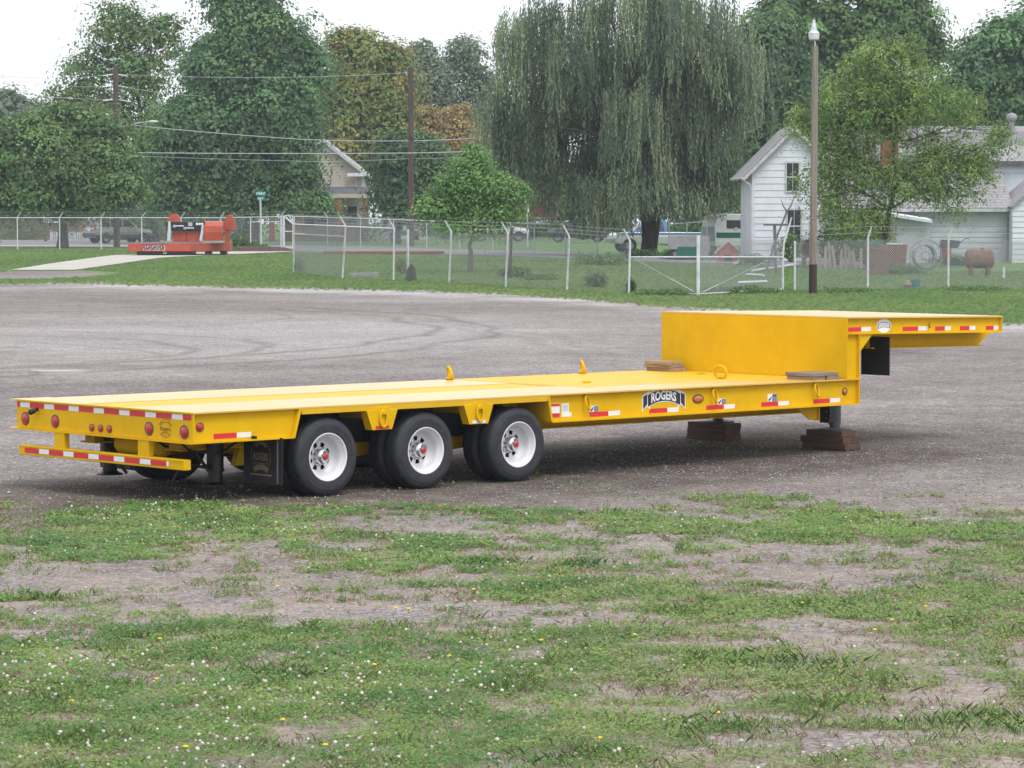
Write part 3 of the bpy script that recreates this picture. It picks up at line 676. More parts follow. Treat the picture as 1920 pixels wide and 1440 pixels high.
for (x, y, rz) in ((5.86, 2.98, .5), (7.98, 2.98, .4), (8.36, 1.06, 1.2)):
    o = link('tie_ring', rm_deck, T, (x, y, ZD + .075)); o.rotation_euler = (R(16), R(14), rz + .5)
    MB().box(-.03, .03, -.03, .03, -.078, -.05).build('ring_lug', M['yellow'], o)
for (x, y) in ((6.52, 1.38), (8.9, 1.9)):
    k = MB(); k.tube([(x - .06, y, ZD + .016), (x + .06, y, ZD + .016)], .013, 8); k.build('deck_hinge', Y_, T)
# gooseneck ------------------------------------------------------------------
XB, XF, ZT = 9.378, 12.21, 1.628
boxo('bulkhead', Y_, T, XB, XB + .014, .004, WD, ZD + .002, ZT - .020, .002)
def gz(x): return -.045 * (x - XB) / (XF - XB)
gd = MB(); gd.prism([(XB, ZT - .018), (XF, ZT - .018 + gz(XF)), (XF, ZT + gz(XF)), (XB, ZT)], 0, WD); gd.build('upper_deck', M['deck_gloss'], T)
for y_out, sgn in ((0, 1), (WD, -1)):
    def ys(a, b): a, b = y_out + sgn * a, y_out + sgn * b; return (min(a, b), max(a, b))
    w = MB(); w.prism([(XB + .016, 1.440), (XF - .012, 1.396), (XF - .012, ZT - .019 + gz(XF)), (XB + .016, ZT - .019)], *ys(.05, .06)); w.build('gooseneck_web', Y_, T)
    w = MB(); w.prism([(XB + .016, 1.424), (XF, 1.380), (XF, 1.3955), (XB + .016, 1.4395)], *ys(0, .11)); w.build('gooseneck_flange', Y_, T)
    w = MB(); w.prism([(XB + .016, ZD + .002), (LD - .012, ZD + .002), (LD - .012, 1.4235), (XB + .016, 1.4235)], *ys(.05, .06)); w.build('post_web', Y_, T)
    w = MB(); w.box(LD - .012, LD, *ys(.001, .22), ZD + .002, 1.4205); w.build('post_flange', Y_, T)
    w = MB(); w.prism([(LD + .001, 1.4195), (LD + .24, 1.4165), (LD + .001, 1.20)], *ys(.02, .03)); w.build('post_gusset', Y_, T)
    w = MB(); w.prism([(LD + .5, 1.245), (XF - .05, 1.222), (XF + .22, 1.378), (LD + .5, 1.42)], *ys(.34, .36)); w.build('gooseneck_beam', Y_, T)
    w = MB(); w.prism([(LD + .5, 1.230), (XF - .05, 1.207), (XF - .05, 1.2215), (LD + .5, 1.2445)], *ys(.26, .44)); w.build('beam_flange', Y_, T)
boxo('upper_front_plate', Y_, T, XF - .012, XF, .004, WD - .004, 1.3975, ZT - .02 + gz(XF))
fr = MB(); fr.prism([(XF - .06, 1.2225), (XF - .045, 1.2225), (XF + .0, 1.3785), (XF - .015, 1.3785)], .37, WD - .37); fr.build('nose_plate', Y_, T)
for y0 in (.0, WD - .44): boxo('mud_flap', M['rubber'], T, 10.15, 10.16, y0 + .03, y0 + .47, .92, 1.375)
k = MB(); k.lathe([(.03, 1.225), (.05, 1.215), (.05, 1.19), (.035, 1.18), (.035, 1.15), (.05, 1.14), (.05, 1.13), (1e-3, 1.13)], 16, 'z', Matrix.Translation((LD + .64, .45, 0))); k.build('kingpin', M['black'], T)
def g_tape(x, ln):
    z = 1.453 - .0155 * (x - XB)
    side_tape(x, x + ln * .61, z, z + .050, 'tape_red', .05); side_tape(x + ln * .61 + .001, x + ln, z, z + .050, 'tape_white', .05)
for x, ln in ((9.40, .44), (10.41, .45), (11.00, .29), (11.46, .29), (11.95, .24)): g_tape(x, ln)
ov = MB(); ov.lathe([(.118, -.001), (.118, -.0028), (1e-4, -.0028)], 36, 'y', Matrix.Translation((10.07, .05, 1.508)) @ Matrix.Diagonal((1.08, 1, .70, 1)), smooth=False); ovo = ov.build('oval_decal', M['decal_white'], T)
rb = MB()
n = 10; hw = .10
f_ = lambda x: .018 * (1 - (x / hw) ** 2)
for s0, s1 in ((.026, .032), (-.030, -.025)):
    for q in range(n):
        a, b = -hw + 2 * hw * q / n, -hw + 2 * hw * (q + 1) / n
        rb.prism([(10.07 + a, 1.505 + s0 + f_(a)), (10.07 + b, 1.505 + s0 + f_(b)), (10.07 + b, 1.505 + s1 + f_(b)), (10.07 + a, 1.505 + s1 + f_(a))], .0455, .0470)
for sg in (-1, 1): rb.prism([(10.07 + sg * .098, 1.473), (10.07 + sg * .112, 1.480), (10.07 + sg * .112, 1.528), (10.07 + sg * .098, 1.530)][::sg], .0455, .0470)
rb.build('decal_print', M['decal_navy'], ovo)
link('decal_lettering', text_mesh('decal_lettering', 'ROGERS', M['decal_grey'], .05, .0004, squash=.9, warp=lambda x: .018 * (1 - (x / .1) ** 2), fn=lambda x, y, z: (10.07 + x, .0462 - z, 1.502 + y)), ovo)
k = MB(); k.tube([(10.87, .02, 1.47), (10.85, .015, 1.50), (10.87, .02, 1.535)], .012, 6); k.build('cable_hook', M['weld'], T)
# landing legs under the front of the deck
for y in (.57, 2.48):
    j = MB(); j.lathe([(.074, 1.30), (.074, .33), (.062, .33), (.062, .30), (.15, .292), (.20, .285), (.20, .272), (1e-3, .272)], 28, 'z', Matrix.Translation((9.80, y, 0))); jo = j.build('landing_leg', M['jack'], T)
    MB().box(9.62, 9.715, y - .08, y + .08, .36, .86).build('leg_gearbox', M['black'], jo, bevel=.006)
    for q in range(4): MB().lathe([(.012, 0), (.012, -.012), (1e-3, -.014)], 8, 'x', Matrix.Translation((9.62, y - .045, .42 + q * .075))).build('bolt', M['chrome'], jo)
    j = MB(); j.prism([(8.78, .60), (9.03, .435), (9.16, .435), (9.16, .60)], y - .30, y - .285); j.build('leg_gusset', Y_, T)
    MB().box(9.16, 9.175, y - .33, y - .20, .425, .604).build('leg_plate', Y_, T)

# ------------------------------------------------------------------ loose timber: cribbing under the legs and planks on the deck
TM = Matrix.Translation((TX, TY, 0)) @ Matrix.Rotation(TH, 4, 'Z')
def timber(name, label, cat, group, mat, x0, x1, y0, y1, z0, z1, rz=0, bevel=.006):
    c = Vector(((x0 + x1) / 2, (y0 + y1) / 2, z0)); p = TM @ c
    o = MB().box(-(x1 - x0) / 2, (x1 - x0) / 2, -(y1 - y0) / 2, (y1 - y0) / 2, 0, z1 - z0).build(name, M[mat], None, p, bevel, TH + rz)
    o.location.z = z0; tag(o, label, cat, group); return o
GZ = float(tz(36.9))
for leg, y in (('near', .25), ('far', 2.15)):
    tag_ = 'under the landing leg below the gooseneck post' if leg == 'near' else 'under the far landing leg seen beneath the deck'
    h = (.272 - GZ) / 3
    lay = [('bottom', 0, 9.60, 9.90, y - .02, y + .66), ('middle', 1, 9.61, 9.89, y + .01, y + .70), ('top', 2, 9.63, 9.90, y + .06, y + .62)] if leg == 'near' else [('bottom', 0, 9.58, 9.88, y, y + .66), ('middle', 1, 9.58, 9.87, y + .01, y + .66), ('top', 2, 9.59, 9.88, y, y + .65)]
    for nm, k_, a, b, c, e in lay:
        w_ = (b - a) / 2
        for q, hh in ((0, 'rear'), (1, 'front')):
            timber('cribbing_timber', '%s %s dark cribbing timber %s' % (nm, hh, tag_), 'timber', 'cribbing under the landing legs', 'timber', a + q * w_ + .002, a + (q + 1) * w_ - .002, c + .012 * q, e - .018 * q * (k_ + 1) % .03, GZ + k_ * h + .0005, GZ + (k_ + 1) * h - .001, R((-1) ** (q + k_) * .8))
for q, (dx, dy, rz) in enumerate(((0, 0, 0), (-.02, .02, 2.0), (-.035, .0, -1.5))):
    timber('plank', '%s plank of the pile at the far corner of the deck' % ('bottom', 'middle', 'top short')[q], 'plank', 'planks on the deck', 'plank', 9.06 + dx, 9.31 + dx, 2.53 + dy + .03 * q, 2.99 + dy, ZD + .001 + .041 * q, ZD + .040 + .041 * q, R(rz), .003)
for q, (a, b, c, e, z, nm) in enumerate(((8.86, 9.05, .05, .47, 0, 'lower rear'), (9.07, 9.29, .03, .45, 0, 'lower front'), (8.84, 9.04, .03, .48, 1, 'upper rear'), (9.05, 9.27, .04, .46, 1, 'upper front'))):
    timber('plank', '%s weathered plank of the pile beside the near gooseneck post' % nm, 'plank', 'planks on the deck', 'plank_grey' if q > 1 else 'plank', a, b, c, e, ZD + .001 + .041 * z, ZD + .040 + .041 * z, R((-1) ** q * 1.2), .003)
# ------------------------------------------------------------------ fences
def chainlink(parent, name, P0, P1, h0, h1, pitch=.075, w=.0042, lift=.04):
    """a woven wire panel between two posts: crossing diagonal strands as real wires"""
    P0, P1 = Vector(P0), Vector(P1); L = (P1 - P0).length; ex = (P1 - P0) / L; nrm = ex.cross(Vector((0, 0, 1))).normalized()
    A, B = [], []; h = min(h0, h1)
    for sgn in (1, -1):
        for s in np.arange(-h, L + h, pitch):
            # strand s + sgn*t for t in 0..h, clipped to 0..L
            a, b = 0.0, h
            if sgn > 0: a = max(a, -s); b = min(b, L - s)
            else: a = max(a, s - L); b = min(b, s)
            if b - a < .03: continue
            for (t, lst) in ((a, A), (b, B)):
                x = s + sgn * t; hh = h0 + (h1 - h0) * x / L
                p = P0 + ex * x + Vector((0, 0, lift + t / h * (hh - lift))) + nrm * (.002 * sgn); lst.append(p)
    A, B = np.array(A), np.array(B); n_ = np.array(nrm) * w; u = np.array([0, 0, 1]) * w
    d_ = B - A; d_ /= np.linalg.norm(d_, axis=1)[:, None]; o2 = np.cross(d_, np.array(nrm)) * w
    V = np.stack([A + n_, A - .5 * n_ + o2 * .87, A - .5 * n_ - o2 * .87, B + n_, B - .5 * n_ + o2 * .87, B - .5 * n_ - o2 * .87], 1).reshape(-1, 3)
    k = np.arange(len(A))[:, None] * 6
    F = np.concatenate([k + np.array([[0, 1, 4, 3]]), k + np.array([[1, 2, 5, 4]]), k + np.array([[2, 0, 3, 5]])])
    return link(name, np_mesh(name, V, F, M['wire']), parent)
def post(parent, p, h, r=.035, arm=None, mat='fence_w', lean=0):
    k = MB(); top = Vector(p) + Vector((lean, 0, h))
    pts = [Vector(p) - Vector((0, 0, .08)), top]
    if arm is None: k.tube(pts, r, 10)
    else: k.tube(pts + [top + Vector(arm) * .5, top + Vector(arm)], [r, r, r * .75, r * .55], 10)
    k.build('post', M[mat], parent); return top
def rail(parent, a, b, r=.025, name='rail', mat='fence_w'):
    MB().tube([a, b], r, 8).build(name, M[mat], parent)
def strand(parent, a, b, sag=.02, r=.005, n=8):
    a, b = Vector(a), Vector(b)
    MB().tube([a.lerp(b, t / n) - Vector((0, 0, sag * 4 * (t / n) * (1 - t / n))) for t in range(n + 1)], r, 4).build('barbed_wire', M['wire'], parent)
def fence_line(F, posts, arm, mesh_h=None, rails=(), wires=3, r=.035, chain=True, pitch=.075, w=.0040, mat='fence_w'):
    """posts: list of (u_base, v_base, v_top, has_arm, lean_px)"""
    tops = []; bases = []
    for (u, vb, vt, ar, ln) in posts:
        g0 = G(u, vb); h = (vb - vt) / ppm(g0.y); bases.append((g0, h))
        tops.append(post(F, g0, h, r, arm if ar else None, mat, ln / ppm(g0.y)))
    av = Vector(arm) if arm else Vector((0, 0, .3))
    for i in range(len(posts) - 1):
        (a, ha), (b, hb) = bases[i], bases[i + 1]
        if chain: chainlink(F, 'wire_mesh', a, b, ha * .97, hb * .97, pitch, w * (.72 if abs(b.y - a.y) > .9 * abs(b.x - a.x) else 1))
        for fr in rails: rail(F, a + Vector((0, 0, ha * fr)), b + Vector((0, 0, hb * fr)))
        for q in range(wires):
            t = (q + 1) / wires
            strand(F, a + Vector((0, 0, ha)) + av * t, b + Vector((0, 0, hb)) + av * t)
    return bases
# front fence of the neighbour's plot, from the left corner post to the gate
F1 = thing('chain_link_fence', 'white-posted chain-link fence with slanted barbed-wire arms in front of the small tree', 'fence')
ARM = (-.20, -.12, .36)
b1 = fence_line(F1, [(551, 512, 420, 1, 0), (642, 523, 424, 1, 6), (738, 527, 428, 1, 1), (842, 530, 434, 1, 4), (948, 538, 437, 1, 4), (1063, 545, 443, 1, 4), (1179, 551, 452, 1, 2)], ARM, wires=3)
for a, b, fr in ((0, 1, .995), (1, 2, .995), (0, 1, .80)): rail(F1, b1[a][0] + Vector((0, 0, b1[a][1] * fr)), b1[b][0] + Vector((.08 if b == 1 else 0, 0, b1[b][1] * fr)))
gp_ = G(765, 527); post(F1, gp_, 97 / ppm(gp_.y), .045)
# gate with two leaves
GT = thing('double_gate', 'white tube double gate with sagging diagonal braces between two fence posts', 'gate')
gl, gm, gr_ = G(1181, 550), G(1309, 555), G(1468, 546)
s_ = ppm(gm.y)
post(GT, gm, 114 / s_, .055)
for a, b, v0, va, vb_ in ((gl, gm, 482, 487, 546), (gm, gr_, 483, 548, 488)):
    za = (CAMH + (410 - 482) / ppm(a.y)); zb = (CAMH + (410 - 482) / ppm(b.y))
    d_ = (b - a); e = d_.normalized() * .06
    lf = empty('gate_leaf', (0, 0, 0), 0, GT)
    MB().tube([Vector((a.x, a.y, za)) + e, Vector((b.x, b.y, zb)) - e], .026, 8).build('top_tube', M['fence_w'], lf)
    pa = W(1193 if a is gl else 1317, va, a.y); pb = W(1300 if a is gl else 1440, vb_, b.y)
    MB().tube([pa, pb], .010, 6).build('brace', M['fence_w'], lf)
    chainlink(lf, 'wire_mesh', a + e, b - e, 1.62 if a is gm else 1.12, 1.62 if a is gm else 1.12, .075, .005)
    MB().tube([a + e + Vector((0, 0, .06)), b - e + Vector((0, 0, .06))], .02, 6).build('bottom_tube', M['fence_w'], lf)
k = MB(); b0 = W(1468, 482, gr_.y)
k.tube([gr_ - Vector((0, 0, .1)), b0, W(1470, 455, gr_.y), W(1478, 430, gr_.y), W(1484, 408, gr_.y)], [.035, .035, .033, .03, .025], 10); k.build('gate_post', M['fence_w'], GT)
# right-hand run behind the pole
F2 = thing('chain_link_fence', 'plain chain-link fence of three white posts behind the wooden lamp pole', 'fence')
ARM2 = (.10, -.1, .36)
fence_line(F2, [(1490, 546, 452, 0, 0), (1627, 545, 446, 1, 0), (1778, 543, 448, 1, 0), (1950, 545, 448, 1, 0)], ARM2, wires=2, pitch=.075, w=.0056)
# long fence by the lawn on the left
F3 = thing('chain_link_fence', 'long chain-link fence with top rail behind the orange-red trailer', 'fence')
fence_line(F3, [(-45, 469, 408, 1, 0), (33, 469, 408, 1, 0), (112, 468.5, 408, 1, 0), (190, 468, 408, 1, 0), (266, 468, 408, 1, 0), (340, 467.5, 408, 1, 0), (414, 467, 408, 1, 0), (470, 466, 407, 0, 0), (527, 464.5, 406, 1, 0)], (.22, -.1, .30), rails=(.995,), wires=2, pitch=.10, w=.0042)
r0, r1 = G(470, 466), G(527, 464.5); rail(F3, r0 + Vector((0, 0, 1.52)), r1 + Vector((0, 0, 1.52)))
for u in (527, 531): pg = G(u, 464.6); post(F3, pg, 60 / ppm(pg.y), .05)
# small walk gate between the two runs
WG = thing('walk_gate', 'narrow white tube walk gate left of the corner fence post', 'gate')
a, b = G(533, 465), G(549, 465)
for v in (405, 434, 464): MB().tube([W(533, v, a.y - .2), W(549, v, a.y - .2)], .03, 8).build('bar', M['fence_w'], WG)
for u in (533, 549): MB().tube([W(u, 404, a.y - .2), W(u, 465, a.y - .2)], .035, 8).build('stile', M['fence_w'], WG)
MB().tube([W(536, 408, a.y - .6), W(550, 420, a.y - 3)], .05, 8).build('strut', M['fence_w'], WG)
# street-side fence behind the plot
F4 = thing('chain_link_fence', 'low chain-link fence with grey rails along the street behind the small tree', 'fence')
fence_line(F4, [(552, 464, 405, 0, 0), (614, 463.5, 407, 1, 0), (676, 466, 409, 1, 0), (738, 468, 411, 0, 0), (800, 470, 414, 0, 0), (862, 472, 416, 0, 0), (924, 474, 417, 0, 0), (1002, 477, 418, 0, 0), (1060, 478, 419, 0, 0), (1120, 479, 420, 0, 0)], (-.2, -.1, .3), rails=(.99,), wires=1, r=.03, pitch=.10, w=.004, mat='galv')
# white picket fence at the house across the street
PF = thing('picket_fence', 'low white picket fence across the street left of the silver car', 'fence')
pA, pB = W(95, 450, 226), W(186, 450, 222); zg = float(tz(224))
npk = 26
pk = MB(); pk.prism([(-.045, 0), (.045, 0), (.045, .62), (0, .70), (-.045, .62)], -.012, .012); pkm = pk.mesh('picket', M['fence_w'])
for q in range(npk):
    p = pA.lerp(pB, q / (npk - 1)); link('picket', pkm, PF, (p.x, p.y, zg + .02))
for z in (.15, .52): MB().tube([Vector((pA.x, pA.y + .03, zg + z)), Vector((pB.x, pB.y + .03, zg + z))], .03, 4).build('rail', M['fence_w'], PF)
for t in (0, .5, 1): p = pA.lerp(pB, t); MB().box(p.x - .06, p.x + .06, p.y + .02, p.y + .14, zg, zg + .78).build('post', M['fence_w'], PF)

# ------------------------------------------------------------------ poles, cables, signs
p = G(1524, 551); LP = thing('lamp_pole', 'tall weathered wooden pole topped by a grey yard lamp', 'lamp pole', p)
hp = (551 - 88) / ppm(p.y)
MB().tube([(0, 0, -.2), (0, 0, .9)], [.125, .122], 16).build('pole_butt', M['pole_base'], LP)
MB().tube([(0, 0, .9), (.02, 0, hp * .5), (.035, 0, hp)], [.121, .105, .085], 16).build('pole', M['pole'], LP)
MB().tube([(.03, -.05, hp - .15), (.02, -.05, hp + .12), (0, -.03, hp + .18)], .02, 8).build('lamp_arm', M['galv'], LP)
l = MB(); l.lathe([(.11, .16), (.15, .20), (.165, .33), (.16, .36)], 24, 'z', Matrix.Translation((-.01, -.03, hp))); l.build('lamp_globe', M['lampglass'], LP)
l = MB(); l.lathe([(.17, .355), (.175, .37), (.14, .43), (.085, .47), (.08, .56), (.06, .66), (.045, .70), (.045, .76), (.02, .78), (1e-3, .78)], 24, 'z', Matrix.Translation((-.01, -.03, hp))); l.build('lamp_head', M['galv'], LP)
MB().tube([(.10, -.08, .9), (.085, -.08, hp * .5), (.1, -.06, hp - .1)], .012, 6).build('conduit', M['grey'], LP)
MB().lathe([(.128, 2.28), (.13, 2.30), (.128, 2.32)], 16, 'z').build('band', M['grey'], LP)
def util_pole(u, vb, vt, Y, label, w_px):
    p = W(u, vb, Y); p.z = float(tz(Y)); o = thing('utility_pole', label, 'pole', p)
    h = W(u, vt, Y).z - p.z; r = w_px / ppm(Y) / 2
    MB().tube([(0, 0, -.2), (0, 0, h)], [r * 1.1, r * .85], 12).build('shaft', M['pole_far'], o); return o, p, h, r
U1, p1, h1, r1_ = util_pole(219, 464, 122, 185, 'brown utility pole among the maples at left carrying insulators', 11)
for i, v in enumerate((140, 161, 187)):
    z = W(219, v, 185).z - p1.z
    for sg in (-1, 1):
        MB().tube([(sg * r1_, 0, z), (sg * .75, -.1, z - .06 - .05 * (sg > 0))], .035, 6).build('insulator', M['galv'], U1)
U2, p2, h2, r2_ = util_pole(771, 461, 126, 190, 'dark brown utility pole in front of the yellowing tree', 11)
MB().tube([(0, -.2, h2 * .62), (.15, -.25, h2 * .6)], .05, 6).build('bracket', M['black'], U2)
def cable(label, pts, r=.017, sag=.25):
    P = [W(*q) for q in pts]; out = []
    for i in range(len(P) - 1):
        for t in range(12):
            a = t / 12; q = P[i].lerp(P[i + 1], a); q.z -= sag * 4 * a * (1 - a); out.append(q)
    out.append(P[-1]); o = MB().tube(out, r, 5).build('power_cable', M['cable'], None); tag(o, label, 'cable', 'overhead cables'); return o
cable('topmost overhead cable running left from the utility pole past the maple top', [(-30, 138, 186), (219, 139, 185), (771, 136, 190)], .012)
cable('second overhead cable below the topmost insulators', [(70, 158, 186), (219, 161, 185), (380, 180, 187)], .012, .1)
cable('third overhead cable at the lowest insulator of the left pole', [(70, 180, 186), (219, 187, 185)], .014, .05)
cable('sloping overhead cable from the street lamp to the right pole', [(240, 234, 184), (560, 261, 187), (771, 264, 190), (930, 256, 192)], .022, .05)
cable('bright straight overhead cable crossing in front of the maple', [(-30, 280, 183), (320, 287, 184), (771, 287, 189), (935, 281, 192)], .026, .03)
cable('thin lowest overhead cable below the bright straight one', [(240, 292, 184), (600, 303, 186), (771, 297, 190), (900, 294, 191)], .012, .03)
# street lamp head on its arm
SL = thing('street_lamp', 'small pale street lamp head hanging among the maple leaves', 'street lamp', W(288, 228, 184))
l = MB(); l.lathe([(1e-3, -.28), (.09, -.24), (.13, -.08), (.12, .12), (.06, .26), (1e-3, .28)], 16, 'x', Matrix.Diagonal((1, 1, .6, 1))); l.build('lamp_head', M['lampglass'], SL)
MB().tube([(-.25, 0, .02), (-1.1, .3, -.1), (-2.1, .9, -.3)], .03, 6).build('arm', M['galv'], SL)
# green street-name sign
pS = W(490, 463, 171.5); pS.z = float(tz(171.5)) ; SG = thing('street_sign', 'green street-name sign with two crossed plates on a grey post', 'sign', pS)
hS = W(490, 372, 171.5).z - pS.z
MB().tube([(0, 0, 0), (-.04, 0, hS)], .045, 8).build('post', M['galv'], SG)
zc = W(490, 363, 171.5).z - pS.z
pl_ = MB().box(-.30, .27, -.02, .02, zc - .11, zc + .11).build('name_plate', M['green_sign'], SG)
link('lettering', text_mesh('lettering', 'E PEARL ST', M['decal_white'], .17, .003, squash=.58, bold=.003, fn=lambda x, y, z: (-.015 + x, -.025 - z, zc + y)), pl_)
zc2 = zc - .27
pl2 = MB().box(-.24, .22, -.02, .02, zc2 - .10, zc2 + .10, Matrix.Rotation(R(12), 4, 'Z')).build('name_plate', M['green_sign'], SG)
link('lettering', text_mesh('lettering', 'ELK ST', M['decal_white'], .15, .003, squash=.62, bold=.003, fn=lambda x, y, z: (-.02 + x, -.07 - z, zc2 + y)), pl2)
# plain white roadside sign behind the fence and the back of a stop sign
pR = W(988, 474, 186); pR.z = float(tz(186)); RS = thing('road_sign', 'narrow white upright road sign beside the willow', 'sign', pR)
hR = W(988, 394, 186).z - pR.z
MB().tube([(.05, 0, 0), (0, 0, hR)], .04, 8).build('post', M['fence_w'], RS)
pz = MB().box(-.12, .12, -.03, -.01, hR - .12, hR + .60).build('plate', M['decal_white'], RS)
for q in range(5): MB().box(-.07, .05, -.036, -.031, hR - .05 + q * .12, hR + .0 + q * .12).build('print', M['decal_grey'], pz)
pO = W(189, 455, 200); pO.z = float(tz(200)); OS = thing('stop_sign', 'grey back of a sign above the silver car', 'sign', pO)
hO = W(189, 403, 200).z - pO.z
MB().tube([(0, 0, 0), (0, 0, hO + .2)], .04, 6).build('post', M['galv'], OS)
MB().prism([(.30 * math.cos(R(22.5 + 45 * k)), hO + .30 * math.sin(R(22.5 + 45 * k))) for k in range(8)], -.05, -.03).build('plate', M['grey'], OS)
# ------------------------------------------------------------------ trees
def leaf_quads(P, size, nrm, rg, aspect=.6, droop=0.):
    """one diamond leaf per point, facing roughly nrm"""
    n = len(P); nrm = nrm / (np.linalg.norm(nrm, axis=1)[:, None] + 1e-9)
    t = rg.normal(size=(n, 3)); t[:, 2] -= droop; t -= nrm * (t * nrm).sum(1)[:, None]; t /= np.linalg.norm(t, axis=1)[:, None] + 1e-9
    b = np.cross(nrm, t); s = (size * rg.uniform(.6, 1.35, n))[:, None]
    V = np.stack([P - t * s * .5, P + b * s * .5 * aspect - t * s * .05, P + t * s * .5, P - b * s * .5 * aspect - t * s * .05], 1)
    return V.reshape(-1, 3)
def quadsF(n): return np.arange(n * 4, dtype=np.int32).reshape(-1, 4)
def branch_pts(a, b, rg, n=5, wob=.08, up=.0):
    a, b = np.array(a, float), np.array(b, float); L = np.linalg.norm(b - a); out = []
    for i in range(n + 1):
        t = i / n; p = a + (b - a) * t + rg.normal(size=3) * wob * L * .25 * math.sin(math.pi * t); p[2] += up * L * math.sin(math.pi * t); out.append(tuple(p))
    return out
def tree(name, label, u, vb, Y, lobes, pal, seed, leaf=.20, ncl=330, per=42, clr=.62, flat=.55, trunk=.28, fork=.3, mat='leaf', bark='bark', group=None, droop=.2, base=None, ylw=0., aspect=.6, lim=14, base_z=None, dens=(.5, .55), twigs=.3, trunk_top=.75, core=.4, spray=True):
    """lobes: (u, v, du, dv) outlines of the crown's masses as seen from the yard, each given real depth"""
    rg = np.random.default_rng(seed); s = ppm(Y)
    if spray: ncl, per, clr, flat, droop = int(ncl * .55), int(per * 1.9), clr * 1.5, .30, .45
    P0 = W(u, vb, Y); P0.z = float(tz(Y)) if base_z is None else base_z
    o = thing(name, label, 'tree', P0, 0, group)
    L = []
    for q, (lu, lv, du, dv) in enumerate(lobes):
        c = np.array(W(lu, lv, Y)) - np.array(P0); rx, rz = du / s, dv / s; ry = min(rx, rz) * 1.0 if rx < rz * 1.6 else rz * 1.15
        c[1] += rg.uniform(-.5, .5) * ry * .8
        L.append((c, np.array([rx, ry, rz])))
    vol = np.array([np.prod(r) ** .67 for _, r in L]); vol /= vol.sum()
    C = []; CN = []; which = rg.choice(len(L), ncl * 2, p=vol)
    for k in which:
        c, r = L[k]; d_ = rg.normal(size=3); d_ /= np.linalg.norm(d_); f = (dens[0] + dens[1] * rg.random() ** .6) * (1.17 if rg.random() < .16 else 1)
        p = c + d_ * r * f * rg.uniform(.92, 1.08)
        inside = any((((p - c2) / r2) ** 2).sum() < .30 for j, (c2, r2) in enumerate(L) if j != k)
        if inside and rg.random() < .8: continue
        C.append(p); CN.append(d_)
        if len(C) >= ncl: break
    C = np.array(C); CN = np.array(CN); n = len(C)
    cr = clr * rg.uniform(.55, 1.3, n)
    k = np.repeat(np.arange(n), (per * rg.uniform(.6, 1.4, n)).astype(int))
    off = rg.normal(size=(len(k), 3)) * .5; off[:, 2] *= flat; off[:, 2] -= (off[:, 0] ** 2 + off[:, 1] ** 2) * droop
    P = C[k] + off * cr[k][:, None]
    rad_ = CN[k] * np.array([1, 1, 0]); P = P + rad_ * ((off * rad_).sum(1) * -.0)[:, None]; P[:, 2] -= np.maximum(0, (off * rad_).sum(1)) * cr[k] * .45
    nr = np.array([0, 0, 1.]) * .7 + CN[k] * .5 + off * np.array([.8, .8, 1.2]) + rg.normal(size=(len(k), 3)) * .28
    pal = np.array(pal, float); t = rg.random(n) * (len(pal) - 1); i = np.minimum(t.astype(int), len(pal) - 2)
    cc = pal[i] + (pal[i + 1] - pal[i]) * (t - i)[:, None]
    col = cc[k] * rg.uniform(.88, 1.14, (len(k), 1)) * rg.uniform(.97, 1.03, (len(k), 3)) * rg.uniform(.7, 1.35, (n, 1))[k]
    if ylw > 0:
        yy = rg.random(len(k)) < ylw; col[yy] = np.array([.26, .22, .07]) * rg.uniform(.6, 1.2, (yy.sum(), 1))
    # fuller foliage deeper in the crown
    nc = int(len(k) * core); kk = rg.choice(len(L), nc, p=vol); dd = rg.normal(size=(nc, 3)); dd /= np.linalg.norm(dd, axis=1)[:, None]
    Pc = np.array([L[j][0] for j in kk]) + dd * np.array([L[j][1] for j in kk]) * (rg.random((nc, 1)) ** .45 * .80)
    colc = pal[rg.integers(0, len(pal), nc)] * rg.uniform(.7, 1.2, (nc, 1))
    Vc = leaf_quads(Pc, leaf * 1.55, rg.normal(size=(nc, 3)) + np.array([0, 0, .6]), rg, max(aspect, .5), droop)
    V = np.concatenate([leaf_quads(P, leaf, nr, rg, aspect, droop), Vc]); P = np.concatenate([P, Pc]); col = np.concatenate([col, colc])
    cr_o = link('crown', np_mesh('crown', V, quadsF(len(P)), M[mat], np.repeat(col, 4, 0)), o)
    # trunk, limbs and twigs
    tb = MB(); topc = max(L, key=lambda q: q[0][2]); zt = topc[0][2]
    lean = topc[0][:2] * .6
    top = (lean[0], lean[1], zt * trunk_top + topc[1][2] * .2)
    tp = branch_pts((0, 0, -.15), top, rg, 8, .05); rr = [trunk * (1.25 if q == 0 else 1) * (1 - .85 * q / 8) for q in range(9)]
    tb.tube(tp, rr, 10)
    tpa = np.array(tp)
    order = rg.permutation(len(L))[:lim]
    for j in order:
        c, r = L[j]; zs = max(fork * zt, min(c[2] - r[2] * .9, top[2] * .85)); q = np.argmin(abs(tpa[:, 2] - zs)); a = tpa[q]
        e = c + np.array([0, 0, r[2] * .25]); w0 = max(rr[q] * .6, .04)
        bp = branch_pts(a, e, rg, 6, .12, .05); tb.tube(bp, [w0 * (1 - .75 * z / 6) for z in range(7)], 7, caps=False)
        near = np.where((((C - c) / r) ** 2).sum(1) < 1.3)[0]; rg.shuffle(near)
        for m_ in near[:int(len(near) * twigs) + 1]:
            st = np.array(bp[rg.integers(2, 7)]); tb.tube(branch_pts(st, C[m_], rg, 3, .12, .05), [w0 * .28, w0 * .2, w0 * .13, .012], 4, caps=False)
    tb.build('trunk', M[bark], o); return o
GRN = [(0.073, 0.138, 0.052), (0.117, 0.214, 0.069), (0.187, 0.306, 0.099)]
GRN_D = [(0.053, 0.110, 0.052), (0.082, 0.158, 0.065), (0.129, 0.228, 0.083)]
